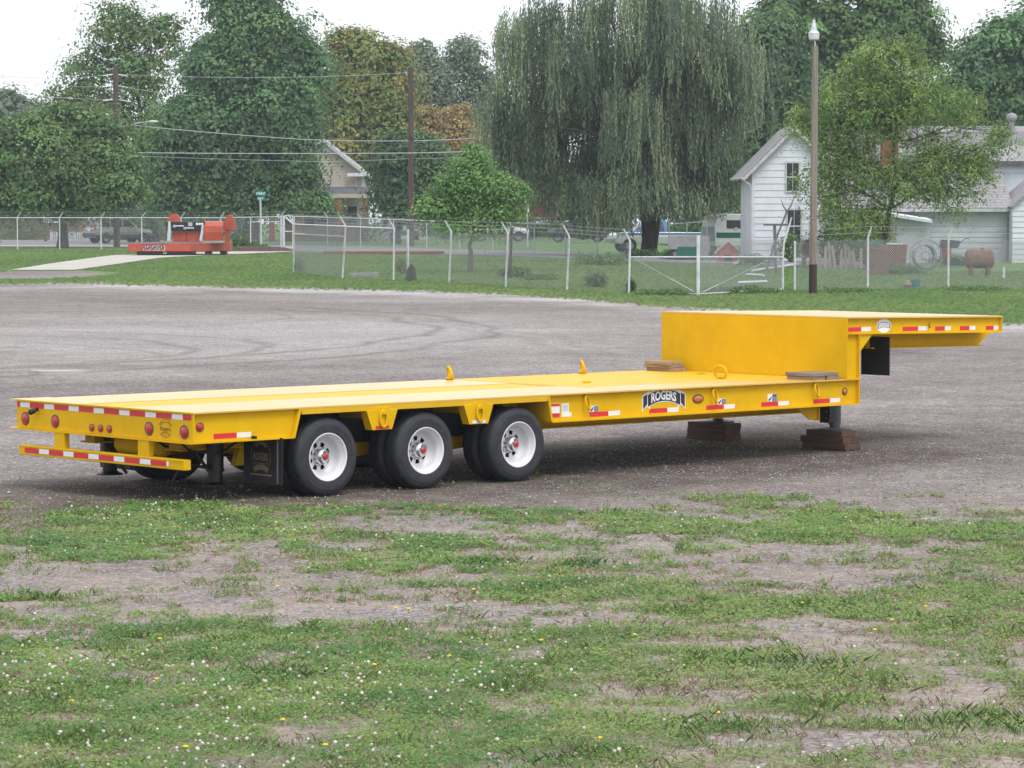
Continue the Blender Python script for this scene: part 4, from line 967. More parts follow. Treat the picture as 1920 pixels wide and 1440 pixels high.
GRN_B = [(0.068, 0.142, 0.065), (0.108, 0.210, 0.083), (0.170, 0.294, 0.110)]
GRN_L = [(0.099, 0.204, 0.065), (0.152, 0.282, 0.084), (0.216, 0.360, 0.106)]
YLG = [(0.164, 0.210, 0.056), (0.257, 0.276, 0.067), (0.363, 0.312, 0.073)]
GRY = [(0.140, 0.192, 0.129), (0.187, 0.240, 0.151), (0.234, 0.282, 0.179)]
ORG = [(.30, .22, .095), (.40, .28, .10), (.36, .33, .12)]
LOC = [(0.123, 0.222, 0.067), (0.193, 0.300, 0.085), (0.263, 0.366, 0.101)]

tree('maple_tree', 'round dense maple over the left fence with a dark trunk', 117, 464, 180, [(60, 270, 95, 70), (170, 265, 85, 65), (110, 330, 130, 70), (225, 330, 60, 60), (20, 345, 80, 65), (120, 225, 70, 45), (-70, 310, 90, 80), (190, 372, 60, 20), (40, 376, 60, 20)], GRN, 11, ncl=820, per=56, leaf=.22, clr=.8, trunk=.33, fork=.25, ylw=.025)
tree('tall_maple_tree', 'tall thin-topped maple with yellowing leaves behind the left utility pole', 288, 460, 212, [(230, 45, 65, 55), (190, 120, 75, 50), (270, 140, 60, 55), (130, 190, 60, 45), (215, 215, 90, 55), (300, 240, 60, 60), (100, 240, 40, 40), (250, 300, 60, 50), (310, 60, 40, 50)], [GRN[1], GRN_L[1], (.13, .14, .04)], 12, ncl=620, per=36, leaf=.25, core=.12, clr=.95, trunk=.40, fork=.2, ylw=.05, dens=(.35, .7), twigs=.5)
tree('great_maple_tree', 'largest dark green maple towering behind the street sign', 470, 462, 200, [(480, 60, 95, 80), (560, 120, 60, 70), (400, 130, 80, 75), (480, 180, 110, 75), (360, 230, 70, 70), (450, 270, 100, 70), (540, 245, 62, 66), (568, 330, 42, 45), (390, 330, 90, 60), (500, 350, 90, 55), (310, 300, 45, 55), (450, -10, 70, 50), (320, 370, 55, 40), (596, 378, 30, 24)], GRN_B, 13, ncl=1250, per=50, leaf=.27, clr=.9, trunk=.5, fork=.2, droop=.35)
tree('yellowing_tree', 'olive and yellow autumn tree left of the right utility pole', 668, 455, 235, [(660, 90, 55, 45), (720, 120, 50, 55), (640, 170, 45, 60), (700, 190, 70, 55), (650, 260, 60, 50), (740, 240, 40, 60), (690, 300, 55, 35), (650, 330, 40, 30)], [GRN_L[0], (.18, .245, .07), (.27, .29, .075), (.36, .30, .085)], 14, ncl=620, per=46, leaf=.30, clr=1.0, trunk=.4, fork=.2, droop=.3, ylw=.04)
tree('dark_green_tree', 'dark green round tree right behind the street-side utility pole', 745, 458, 205, [(748, 300, 46, 45), (800, 300, 45, 50), (735, 360, 34, 38), (785, 370, 50, 35), (840, 330, 35, 50), (760, 265, 40, 25)], GRN_D, 15, ncl=460, per=46, leaf=.26, clr=.8, trunk=.25)
tree('pale_tree', 'pale grey-green thin tree against the sky left of the willow', 870, 455, 270, [(870, 100, 40, 40), (900, 160, 40, 50), (820, 150, 55, 55), (790, 105, 40, 40), (850, 220, 55, 45), (920, 240, 40, 50), (780, 190, 40, 40)], GRY, 16, ncl=430, per=34, leaf=.30, clr=1.1, core=.25, trunk=.35, dens=(.3, .75), twigs=.7, bark='bark_grey', fork=.2)
tree('russet_tree', 'small russet and yellow tree left of the willow', 870, 455, 245, [(860, 235, 45, 40), (890, 270, 40, 35), (830, 250, 35, 40), (800, 230, 30, 40)], ORG, 17, ncl=260, per=36, leaf=.29, clr=.9, trunk=.22, dens=(.3, .75))
tree('small_apple_tree', 'small low-branched bright green tree inside the fenced plot', 880, 517, 116, [(882, 312, 34, 26), (845, 350, 36, 22), (922, 346, 36, 24), (812, 388, 32, 17), (882, 384, 42, 20), (945, 392, 34, 19), (908, 424, 40, 13), (852, 420, 32, 11), (893, 284, 16, 12), (965, 358, 18, 14)], [GRN_L[0], GRN_L[1], GRN_L[2]], 18, ncl=330, per=58, leaf=.12, clr=.52, core=.03, trunk=.13, fork=.22, bark='bark_grey', dens=(.1, 1.1), spray=False, flat=.55, twigs=.5, trunk_top=.5, ylw=.03)
tree('dark_tree', 'dark tree filling the gap between the willow and the white house', 1450, 470, 190, [(1430, 230, 60, 90), (1400, 330, 55, 70), (1470, 160, 50, 80), (1440, 80, 60, 70), (1380, 400, 55, 45), (1500, 260, 45, 60), (1330, 410, 50, 40)], GRN_D, 19, ncl=560, per=42, leaf=.30, clr=.85, trunk=.4)
tree('tall_oak_tree', 'tall spreading tree behind the wooden lamp pole', 1580, 465, 200, [(1560, 60, 90, 70), (1480, 30, 70, 60), (1650, 40, 70, 60), (1600, 140, 90, 60), (1700, 20, 60, 45), (1520, 150, 70, 60), (1600, -30, 110, 40), (1740, 90, 45, 45)], GRN, 20, ncl=640, per=42, leaf=.31, clr=.9, trunk=.45, dens=(.4, .65))
tree('right_edge_tree', 'large green tree behind the house roof at the far right', 1880, 465, 195, [(1890, 90, 75, 70), (1830, 130, 50, 55), (1900, 180, 80, 60), (1780, 180, 50, 45), (1850, 220, 70, 30), (1960, 60, 70, 70), (1740, 215, 45, 30)], GRN_B, 21, ncl=540, per=42, leaf=.30, clr=.85, trunk=.4, dens=(.4, .65))
tree('locust_tree', 'feathery light green locust growing in front of the white house', 1658, 505, 124, [(1650, 120, 70, 55), (1580, 190, 70, 55), (1720, 170, 75, 60), (1650, 220, 100, 60), (1540, 230, 55, 45), (1800, 200, 50, 45), (1590, 290, 65, 50), (1760, 290, 80, 50), (1680, 330, 80, 50), (1830, 300, 55, 40), (1560, 360, 45, 50), (1620, 410, 60, 40), (1780, 360, 55, 40), (1700, 90, 40, 30), (1870, 250, 35, 30), (1500, 220, 30, 25), (1530, 330, 35, 30)], LOC, 22, ncl=1250, per=44, leaf=.155, clr=.5, core=.03, spray=False, flat=.75, trunk=.15, fork=.25, aspect=.34, droop=.9, ylw=.05, dens=(.12, 1.02), twigs=.45, lim=17)
for q, (u, v, Y, lob, pal, lab) in enumerate([
        (10, 450, 300, [(10, 200, 50, 40), (60, 220, 40, 35), (-30, 240, 60, 50), (30, 260, 60, 50)], GRY, 'distant hazy tree at the far left edge'),
        (350, 455, 255, [(330, 330, 90, 60), (260, 350, 70, 50), (420, 360, 80, 45), (180, 360, 80, 45), (350, 400, 110, 28)], GRN_D, 'low dark tree behind the orange-red trailer'),
        (60, 455, 262, [(60, 350, 90, 50), (130, 370, 70, 40), (-20, 370, 70, 40), (60, 395, 90, 20)], GRN_D, 'low dark tree behind the brown house'),
        (830, 455, 280, [(820, 320, 70, 50), (900, 330, 60, 50), (760, 350, 60, 40), (950, 360, 60, 50), (860, 380, 80, 30), (1010, 330, 60, 60)], GRN_D, 'low dark tree beyond the street behind the small tree'),
        (1180, 460, 262, [(1150, 330, 90, 70), (1250, 340, 80, 70), (1060, 360, 70, 50), (1200, 260, 90, 60), (1320, 350, 70, 60), (1180, 140, 110, 80), (1080, 200, 60, 60), (1290, 180, 70, 60)], GRN_D, 'dark tree seen through the willow curtain'),
        (560, 455, 275, [(560, 250, 60, 60), (600, 190, 50, 50), (520, 320, 60, 50), (630, 320, 60, 50)], GRN, 'green tree behind the beige house gable'),
        (1720, 460, 240, [(1690, 200, 80, 50), (1780, 230, 80, 30), (1600, 220, 70, 40), (1860, 235, 80, 25)], GRN_D, 'dark tree behind the ridge of the white house')]):
    tree('background_tree', lab, u, v, Y, lob, pal, 40 + q, ncl=300, per=30, leaf=.46, clr=1.1, core=.5, trunk=.3, group='trees in the background', lim=6)

# weeping willow: limbs arch out and strings of narrow leaves hang from them
def willow(u, Y, seed=5):
    rg = np.random.default_rng(seed); s = ppm(Y); P0 = W(u, 490, Y); P0.z = float(tz(Y))
    o = thing('weeping_willow', 'huge weeping willow with long hanging curtains of leaves', 'tree', P0)
    def L_(uu, vv, dy=0): return np.array(W(uu, vv, Y)) - np.array(P0) + np.array([0, dy, 0])
    tb = MB()
    fork = L_(1210, 330); tb.tube([(0, 0, -.2), (.02, 0, .8), tuple(L_(1212, 400)), tuple(fork)], [.42, .32, .27, .22], 12)
    tb.tube([tuple(L_(1222, 470)), tuple(L_(1232, 400, .3)), tuple(L_(1240, 330, .6)), tuple(L_(1265, 200, .8))], [.25, .22, .2, .12], 8)
    heads = []                                               # limb ends from which curtains hang
    spec = [(1010, 30, 60), (1060, 10, 60), (1130, -10, 60), (1200, -20, 60), (1270, 0, 60), (1330, 25, 60), (1385, 75, 45), (1395, 110, 40), (960, 70, 45), (935, 185, 40), (985, 140, 50), (1040, 110, 60), (1110, 90, 60), (1180, 110, 60), (1250, 100, 60), (1310, 110, 50), (1350, 150, 45),
            (1000, 210, 55), (1070, 190, 60), (1150, 190, 60), (1220, 200, 60), (1290, 200, 55), (1345, 240, 40), (930, 200, 30), (1030, 270, 50), (1120, 280, 55), (1200, 290, 55), (1280, 290, 50), (1340, 310, 40), (960, 240, 35), (1080, 350, 40), (1150, 360, 40), (1260, 360, 45), (1320, 370, 40)]
    spec = [(1155 + (a_ - 1155) * .92, b_, c_) for a_, b_, c_ in spec]
    for (hu, hv, w) in spec:
        dy = rg.uniform(-3.2, 3.2) if hv < 330 else rg.uniform(-3.2, -1); e = L_(hu, hv, dy); mid = fork * .45 + e * .55 + np.array([0, 0, .9])
        tb.tube([tuple(fork), tuple(fork * .75 + e * .25 + np.array([0, 0, .6])), tuple(mid), tuple(e)], [.16, .11, .07, .03], 6, caps=False); heads.append((e, w / s))
    Ps, Ns, Cs, Ts = [], [], [], []
    pal = np.array([(.095, .14, .088), (.135, .185, .108), (.18, .235, .13), (.215, .27, .145)])
    for (e, w) in heads:
        for c_ in range(20):                                 # tassels
            tc = e + np.array([rg.normal() * w * .75, rg.normal() * w * .75, rg.normal() * .35]); Lc = rg.uniform(1.6, 4.6); base = pal[rg.integers(0, 4)] * rg.uniform(.75, 1.25)
            lim = .5 + (P0.z * 0)
            for k in range(rg.integers(10, 16)):              # strings in a tassel
                st = tc + np.array([rg.normal() * .22, rg.normal() * .22, rg.uniform(-.5, .35)]); ln = Lc * rg.uniform(.55, 1.05)
                ln = min(ln, st[2] - (rg.uniform(1.7, 2.9) if st[0] > -.9 else rg.uniform(.9, 2.2))); 
                if ln < .4: continue
                m = int(ln / .125); t = np.linspace(0, 1, m); sway = rg.normal(size=2) * .30
                p = np.stack([st[0] + sway[0] * t ** 1.5 + rg.normal(size=m) * .022, st[1] + sway[1] * t ** 1.5 + rg.normal(size=m) * .022, st[2] - t * ln + .25 * np.exp(-t * 9)], 1)
                Ps.append(p); Cs.append(base * rg.uniform(.75, 1.25, (m, 1)) * rg.uniform(.94, 1.06, (m, 3)))
    P = np.concatenate(Ps); C = np.concatenate(Cs); n = len(P)
    nr = rg.normal(size=(n, 3)) * .55; nr[:, 2] *= .35; ow = P - np.array([0, 0, 0]); ow[:, 2] = 0; nr += ow / (np.linalg.norm(ow, axis=1)[:, None] + .1) * .9; nr[:, 2] += .25; nr /= np.linalg.norm(nr, axis=1)[:, None]
    t = rg.normal(size=(n, 3)) * .28; t[:, 2] -= 1; t -= nr * (t * nr).sum(1)[:, None]; t /= np.linalg.norm(t, axis=1)[:, None]
    b = np.cross(nr, t); sz = rg.uniform(.17, .26, n)[:, None]; 
    V = np.stack([P - t * sz * .5, P + b * sz * .165, P + t * sz * .6, P - b * sz * .165], 1).reshape(-1, 3)
    link('crown', np_mesh('crown', V, quadsF(n), M['willow'], np.repeat(C, 4, 0)), o)
    tb.build('trunk', M['bark'], o); return n
print('willow leaves', willow(1215, 150))
# ------------------------------------------------------------------ buildings
def wx(u, Y): return (u - 960) / FPX * Y
def wz(v, Y): return W(960, v, Y).z
def clap(parent, u0, u1, v_top, v_bot, Y, pitch, mat, slope=None, name='siding_board', t=.03):
    """clapboards one by one, each tilted out at its foot; slope(z) gives left and right ends under a gable"""
    z = wz(v_bot, Y); zt = wz(v_top, Y); x0, x1 = wx(u0, Y), wx(u1, Y)
    while z < zt - .02:
        z1 = min(z + pitch, zt); a, b = x0, x1; a1, b1 = x0, x1
        if slope: a, b = slope(z); a1, b1 = slope(z1)
        if b - a > .05:
            m = MB(); y = Y
            vs_ = [(a, y - t, z), (b, y - t, z), (b1, y - .006, z1 - .004), (a1, y - .006, z1 - .004), (a, y, z), (b, y, z), (b1, y + .004, z1 - .004), (a1, y + .004, z1 - .004)]
            m.add(vs_, [(0, 1, 2, 3), (5, 4, 7, 6), (0, 4, 5, 1), (1, 5, 6, 2), (2, 6, 7, 3), (3, 7, 4, 0)]); m.build(name, M[mat], parent)
        z = z1
def window(parent, u0, u1, v0, v1, Y, mat='trim', cross=True):
    x0, x1, z1, z0 = wx(u0, Y), wx(u1, Y), wz(v0, Y), wz(v1, Y); fw = .07
    f = MB(); f.box(x0, x1, Y - .07, Y - .032, z1 - fw, z1); f.box(x0, x1, Y - .075, Y - .032, z0, z0 + fw); f.box(x0, x0 + fw, Y - .065, Y - .032, z0 + fw, z1 - fw); f.box(x1 - fw, x1, Y - .065, Y - .032, z0 + fw, z1 - fw)
    zm = (z0 + z1) / 2; f.box(x0 + fw, x1 - fw, Y - .06, Y - .034, zm - .03, zm + .03)
    o = f.build('window', M[mat], parent)
    for (a, b) in ((z0 + fw, zm - .03), (zm + .03, z1 - fw)):
        MB().box(x0 + fw, x1 - fw, Y - .052, Y - .033, a, b).build('pane', M['glass'], o)
        if cross: MB().box((x0 + x1) / 2 - .012, (x0 + x1) / 2 + .012, Y - .058, Y - .053, a, b).build('glazing_bar', M[mat], o)
    return o
def slab(parent, name, pts, th, mat):
    """a roof plane from four corners with thickness"""
    P = [Vector(p) for p in pts]; n = (P[1] - P[0]).cross(P[2] - P[0]).normalized()
    if n.z < 0: n = -n
    Q = [p - n * th for p in P]
    return MB().add(P + Q, [(0, 1, 2, 3), (7, 6, 5, 4)] + [(i, (i + 1) % 4, 4 + (i + 1) % 4, 4 + i) for i in range(4)]).build(name, M[mat], parent)
# white clapboard house at the right
HW = thing('white_house', 'white clapboard two-storey house with grey roofs behind the locust tree', 'house')
YA = 137.0; gz0 = float(tz(YA)); apex_u, eave_v = 1487, 312
zA = wz(238, YA); zE = wz(316, YA); xl, xr, xc = wx(1410, YA), wx(1564, YA), wx(1487, YA)
def gab(z): 
    k = max(0, min(1, (z - zE) / (zA - zE))); return xl + (xc - xl) * k, xr + (xc - xr) * k
clap(HW, 1410, 1564, 238, 494, YA, .292, 'siding', gab)
MB().prism([(xl, gz0), (xr, gz0), (xr, zE), (xc, zA), (xl, zE)], YA + .01, YA + 7).build('wall', M['siding'], HW)
MB().box(xl - .02, xl + .09, YA - .045, YA - .031, wz(490, YA), zE - .02).build('corner_board', M['siding'], HW)
window(HW, 1471, 1499, 303, 361, YA); window(HW, 1473, 1503, 391, 457, YA)
ov = .42; dx = xc - xl; dz = zA - zE; k_ = ov / dx
slab(HW, 'roof', [(xc, YA - .35, zA + .10), (xl - ov, YA - .35, zE - dz * k_ + .10), (xl - ov, YA + 7.2, zE - dz * k_ + .10), (xc, YA + 7.2, zA + .10)], .10, 'shingle')
slab(HW, 'roof', [(xc, YA - .35, zA + .10), (xr + ov, YA - .35, zE - dz * k_ + .10), (xr + ov, YA + 7.2, zE - dz * k_ + .10), (xc, YA + 7.2, zA + .10)], .10, 'shingle')
for sg, xx in ((-1, xl - ov), (1, xr + ov)):
    m = MB(); a, b = Vector((xc, YA - .36, zA + .02)), Vector((xx, YA - .36, zE - dz * k_ + .02)); m.add([a, b, b - Vector((0, 0, .17)), a - Vector((0, 0, .17)), a + Vector((0, .03, 0)), b + Vector((0, .03, 0)), b + Vector((0, .03, -.17)), a + Vector((0, .03, -.17))], [(0, 1, 2, 3), (7, 6, 5, 4), (0, 4, 5, 1), (1, 5, 6, 2), (2, 6, 7, 3), (3, 7, 4, 0)]); m.build('barge_board', M['trim'], HW)
MB().tube([(xl - ov - .03, YA - .4, zE - .42), (xl - ov - .03, YA + 7, zE - .40)], .07, 8).build('gutter', M['trim'], HW)
MB().tube([(xl - ov - .03, YA - .3, zE - .5), (xl - .12, YA - .15, zE - .72), (xl - .06, YA - .12, zE - 1.0), (xl - .06, YA - .12, gz0 + .2)], .04, 6).build('downspout', M['trim'], HW)
# long wing to the right
YB = 140.0; zR = wz(239, YB + 2.6); zEB = wz(300, YB); xa, xb = wx(1555, YB), wx(2080, YB)
MB().prism([(YB, gz0), (YB + 5.2, gz0), (YB + 5.2, zEB), (YB + 2.6, zR), (YB, zEB)], xa, xb, 'x').build('wall', M['siding'], HW)
slab(HW, 'roof', [(xa, YB + 2.6, zR + .06), (xb, YB + 2.6, zR + .06), (xb, YB - .35, zEB - .05), (xa, YB - .35, zEB - .05)], .10, 'shingle')
slab(HW, 'roof', [(xa, YB + 2.6, zR + .06), (xb, YB + 2.6, zR + .06), (xb, YB + 5.6, zEB - .05), (xa, YB + 5.6, zEB - .05)], .10, 'shingle')
MB().box(xa, xb, YB - .40, YB - .36, zEB - .24, zEB - .06).build('gutter', M['gutter'], HW)
clap(HW, 1565, 2080, 306, 324, YB - .02, .22, 'siding')
# lean-to roof and annexe wall
YC = 134.5; zL0 = wz(322, YB - .1); zL1 = wz(390, YC - .4); xa2, xb2 = wx(1566, YC), wx(1896, YC)
slab(HW, 'roof', [(xa2, YB - .06, zL0), (xb2 + .4, YB - .06, zL0), (xb2, YC - .45, zL1), (xa2, YC - .45, zL1)], .09, 'shingle')
MB().box(xa2, xb2, YC - .48, YC - .455, zL1 - .16, zL1 - .02).build('fascia', M['trim'], HW)
MB().prism([(YC, gz0), (YB - .05, gz0), (YB - .05, zL0 - .15), (YC, zL1 - .02)], xa2 + .1, xb2, 'x').build('wall', M['siding_grey'], HW)
clap(HW, 1745, 1888, 391, 495, YC, .232, 'siding_grey')
MB().box(wx(1888, YC) + .003, wx(1895, YC), YC - .05, YC - .006, wz(492, YC), wz(391, YC)).build('corner_board', M['trim'], HW)
MB().box(wx(1886, YC), wx(1892, YC), YC - .11, YC - .055, wz(488, YC), wz(408, YC)).build('downspout', M['grey'], HW)
MB().box(xa2 + .12, xb2 - .05, YC - .02, YC - .002, gz0 - .05, wz(495.5, YC)).build('foundation', M['greydark'], HW)
# small porch shed under the tree
YP = 133.0
slab(HW, 'roof', [(wx(1618, YP), YP + 1.3, wz(388, YP)), (wx(1745, YP), YP + 1.3, wz(408, YP)), (wx(1745, YP), YP - .5, wz(413, YP)), (wx(1618, YP), YP - .5, wz(393, YP))], .12, 'siding')
MB().prism([(wx(1626, YP), gz0 - .1), (wx(1738, YP), gz0 - .1), (wx(1738, YP), wz(415, YP)), (wx(1626, YP), wz(397, YP))], YP, YP + 1.25).build('porch_wall', M['siding_grey'], HW)
MB().box(wx(1640, YP), wx(1668, YP), YP - .03, YP - .002, gz0 - .05, wz(420, YP)).build('porch_door', M['brownwall'], HW)
# right-hand gable block
YD = 133.5; zD1 = wz(388, YD); zDa = wz(318, YD)
xd0, xd1 = wx(1897, YD), wx(2060, YD)
def gab2(z):
    k = max(0, min(1, (z - zD1) / (zDa - zD1))); c = (xd0 + xd1) / 2; return xd0 + (c - xd0) * k, xd1 + (c - xd1) * k
clap(HW, 1897, 2060, 318, 497, YD, .232, 'siding', gab2)
MB().prism([(xd0, gz0 - .1), (xd1, gz0 - .1), (xd1, zD1), ((xd0 + xd1) / 2, zDa), (xd0, zD1)], YD + .01, YD + 5).build('wall', M['siding'], HW)
slab(HW, 'roof', [((xd0 + xd1) / 2, YD - .2, zDa + .1), (xd0 - .12, YD - .2, zD1 - .0), (xd0 - .12, YD + 5, zD1), ((xd0 + xd1) / 2, YD + 5, zDa + .1)], .08, 'shingle')
slab(HW, 'roof', [((xd0 + xd1) / 2, YD - .2, zDa + .1), (xd1 + .2, YD - .2, zD1 - .1), (xd1 + .2, YD + 5, zD1 - .1), ((xd0 + xd1) / 2, YD + 5, zDa + .1)], .08, 'shingle')
# chimney and roof turbine
YCh = 138.6
MB().box(wx(1652, YCh), wx(1683, YCh), YCh, YCh + .7, gz0, wz(232, YCh)).build('chimney', M['brick'], HW, bevel=.02)
k = MB(); k.lathe([(.12, -.2), (.12, .1), (.16, .12), (.25, .22), (.26, .32), (.20, .44), (.08, .50), (1e-3, .51)], 20, 'z', Matrix.Translation((wx(1895, 142), 142.2, zR + .15))); k.build('roof_turbine', M['grey'], HW)

# beige house with a porch across the street
HB = thing('beige_house', 'beige gabled house with dark porch roof and brick porch piers', 'house')
YH = 226.0; g2 = float(tz(YH)); xl, xr, xc = wx(530, YH), wx(681, YH), wx(606, YH); zE, zA = wz(322, YH), wz(262, YH)
MB().prism([(xl, g2), (xr, g2), (xr, zE), (xc, zA), (xl, zE)], YH, YH + 9).build('wall', M['beige'], HB)
def gab3(z):
    k = max(0, min(1, (z - zE) / (zA - zE))); return xl + (xc - xl) * k, xr + (xc - xr) * k
clap(HB, 530, 681, 262, 350, YH - .01, .21, 'beige', gab3, t=.035)
for xx, sg in ((xl - .5, -1), (xr + .5, 1)):
    zz = zE - (zA - zE) * .5 / (xr - xc)
    slab(HB, 'roof', [(xc, YH - .5, zA + .12), (xx, YH - .5, zz + .12), (xx, YH + 9.4, zz + .12), (xc, YH + 9.4, zA + .12)], .22, 'trim')
MB().box(xr - .08, xr + .10, YH - .06, YH + .08, g2 + 2.6, zE).build('corner_board', M['siding'], HB)
MB().box(xr - 1.1, xr + .5, YH - .55, YH - .35, zE - .34, zE - .1).build('eave_return', M['siding'], HB)
MB().prism([(xc - .55, wz(286, YH)), (xc + 1.1, wz(286, YH)), (xc + .15, wz(268, YH))], YH - .08, YH - .05).build('gable_panel', M['siding'], HB)
window(HB, 575, 596, 306, 335, YH, 'siding', False)
zp0, zp1 = wz(350, YH), wz(362, YH - 3)
slab(HB, 'porch_roof', [(wx(505, YH), YH - .05, zp0), (wx(682, YH), YH - .05, zp0), (wx(694, YH), YH - 3, zp1), (wx(495, YH), YH - 3, zp1)], .12, 'shingle_dark')
MB().box(wx(498, YH), wx(692, YH), YH - 3.0, YH - 2.8, wz(371, YH - 3), wz(363, YH - 3)).build('porch_beam', M['beige'], HB)
for u0, u1 in ((552, 566), (630, 642), (680, 690), (505, 515)): MB().box(wx(u0, YH - 2.9), wx(u1, YH - 2.9), YH - 2.95, YH - 2.45, g2, wz(371.5, YH - 2.9)).build('porch_pier', M['brick'], HB, bevel=.02)
MB().box(wx(560, YH), wx(688, YH), YH - 2.4, YH - 2.2, g2, wz(424, YH)).build('porch_wall', M['brownwall'], HB)
for u0, u1 in ((596, 618), (650, 672), (525, 545)): window(HB, u0, u1, 385, 420, YH - .02, 'trim', False)
MB().box(wx(572, YH), wx(590, YH), YH - .08, YH - .01, g2 + .3, wz(383, YH)).build('door', M['brownwall'], HB)
# garage beyond it
HG = thing('garage', 'small pale garage with a slate-grey roof right of the beige house', 'garage')
YG = 243.0; g3 = float(tz(YG)); z0, z1 = wz(394, YG), wz(370, YG + 3)
MB().box(wx(716, YG), wx(800, YG), YG, YG + 6, g3, z0).build('wall', M['siding'], HG)
slab(HG, 'roof', [(wx(712, YG), YG + 3, z1), (wx(804, YG), YG + 3, z1), (wx(804, YG), YG - .4, z0 - .05), (wx(712, YG), YG - .4, z0 - .05)], .1, 'shingle_dark')
slab(HG, 'roof', [(wx(712, YG), YG + 3, z1), (wx(804, YG), YG + 3, z1), (wx(804, YG), YG + 6.4, z0 - .05), (wx(712, YG), YG + 6.4, z0 - .05)], .1, 'shingle_dark')
MB().box(wx(720, YG), wx(728, YG), YG - .04, YG - .003, wz(418, YG), wz(402, YG)).build('window', M['glass'], HG)
MB().box(wx(738, YG), wx(790, YG), YG - .05, YG - .003, g3, wz(402, YG)).build('door', M['white_car'], HG)
# brown house at the left behind the picket fence
HL = thing('brown_house', 'low brown house with a white-framed window behind the picket fence', 'house')
YL = 240.0; g4 = float(tz(YL)); z0 = wz(392, YL); zr = wz(352, YL + 4)
MB().box(wx(-120, YL), wx(305, YL), YL, YL + 8, g4, z0).build('wall', M['brownwall'], HL)
slab(HL, 'roof', [(wx(-130, YL), YL + 4, zr), (wx(312, YL), YL + 4, zr), (wx(312, YL), YL - .6, z0 - .08), (wx(-130, YL), YL - .6, z0 - .08)], .12, 'shingle_dark')
slab(HL, 'roof', [(wx(-130, YL), YL + 4, zr), (wx(312, YL), YL + 4, zr), (wx(312, YL), YL + 8.6, z0 - .08), (wx(-130, YL), YL + 8.6, z0 - .08)], .12, 'shingle_dark')
def lightwin(u0, u1, v0, v1, Y, parent):
    x0, x1, z1, z0 = wx(u0, Y), wx(u1, Y), wz(v0, Y), wz(v1, Y); f = MB(); w = .1
    f.box(x0, x1, Y - .06, Y - .003, z0, z0 + w * 1.4); f.box(x0, x1, Y - .055, Y - .003, z1 - w, z1); f.box(x0, x0 + w, Y - .05, Y - .003, z0 + w * 1.4, z1 - w); f.box(x1 - w, x1, Y - .05, Y - .003, z0 + w * 1.4, z1 - w)
    f.box((x0 + x1) / 2 - .05, (x0 + x1) / 2 + .05, Y - .05, Y - .003, z0 + w * 1.4, z1 - w); o = f.build('window', M['siding'], parent)
    MB().box(x0 + w, (x0 + x1) / 2 - .05, Y - .035, Y - .004, z0 + w * 1.4, z1 - w).build('pane', M['decal_grey'], o); MB().box((x0 + x1) / 2 + .05, x1 - w, Y - .035, Y - .004, z0 + w * 1.4, z1 - w).build('pane', M['glass'], o)
lightwin(83, 112, 399, 418, YL, HL); lightwin(200, 225, 402, 418, YL, HL)
MB().box(wx(150, YL), wx(166, YL), YL - .06, YL - .003, g4, wz(408, YL)).build('door', M['plank'], HL)
# red-brick house beyond the willow
HR = thing('red_brick_house', 'red brick house glimpsed beyond the street left of the willow trunk', 'house')
YR = 262.0; g5 = float(tz(YR)); z0 = wz(400, YR); zr = wz(372, YR)
xa, xb = wx(930, YR), wx(1120, YR); xm = (xa + xb) / 2
MB().prism([(xa, g5), (xb, g5), (xb, z0), (xm, wz(362, YR)), (xa, z0)], YR, YR + 9).build('wall', M['brick'], HR)
for xx in (xa - .4, xb + .4): slab(HR, 'roof', [(xm, YR - .4, wz(362, YR) + .15), (xx, YR - .4, z0 - .1), (xx, YR + 9, z0 - .1), (xm, YR + 9, wz(362, YR) + .15)], .15, 'shingle_dark')
for u in (960, 1005, 1050): lightwin(u, u + 18, 408, 428, YR, HR)
MB().box(xa - 1.5, xb + 1, YR - 2.4, YR - 2.0, wz(417, YR), wz(413, YR)).build('porch_beam', M['siding'], HR)
# ------------------------------------------------------------------ vehicles
def wheel_simple(parent, x, y, r, w, sgn):
    t = MB(); t.lathe([(r * .6, 0), (r * .93, .0), (r, .03), (r, w - .03), (r * .93, w), (r * .6, w)], 28, 'y'); wo = t.build('wheel', M['tyre'], parent, (x, y, r))
    if sgn > 0: wo.rotation_euler = (0, 0, math.pi)
    m = MB(); m.lathe([(r * .62, .005), (r * .58, .02), (r * .52, .05), (r * .2, .03), (1e-3, .025)], 24, 'y'); m.build('rim', M['grey'], wo); return wo
def loft(mb, secs):
    """secs: list of (x, halfwidth_low, z_low, halfwidth_mid, z_mid, halfwidth_top, z_top): a body skinned along x"""
    rows = []
    for (x, wl_, zl, wm_, zm, wt, zt) in secs: rows.append([(x, -wl_, zl), (x, -wm_, zm), (x, -wt, zt), (x, wt, zt), (x, wm_, zm), (x, wl_, zl)])
    vs_ = [p for r in rows for p in r]; fs = []
    for i in range(len(rows) - 1):
        for k in range(6): fs.append((i * 6 + k, i * 6 + (k + 1) % 6, (i + 1) * 6 + (k + 1) % 6, (i + 1) * 6 + k))
    fs += [(5, 4, 3, 2, 1, 0), tuple((len(rows) - 1) * 6 + k for k in range(6))]
    return mb.add(vs_, fs)
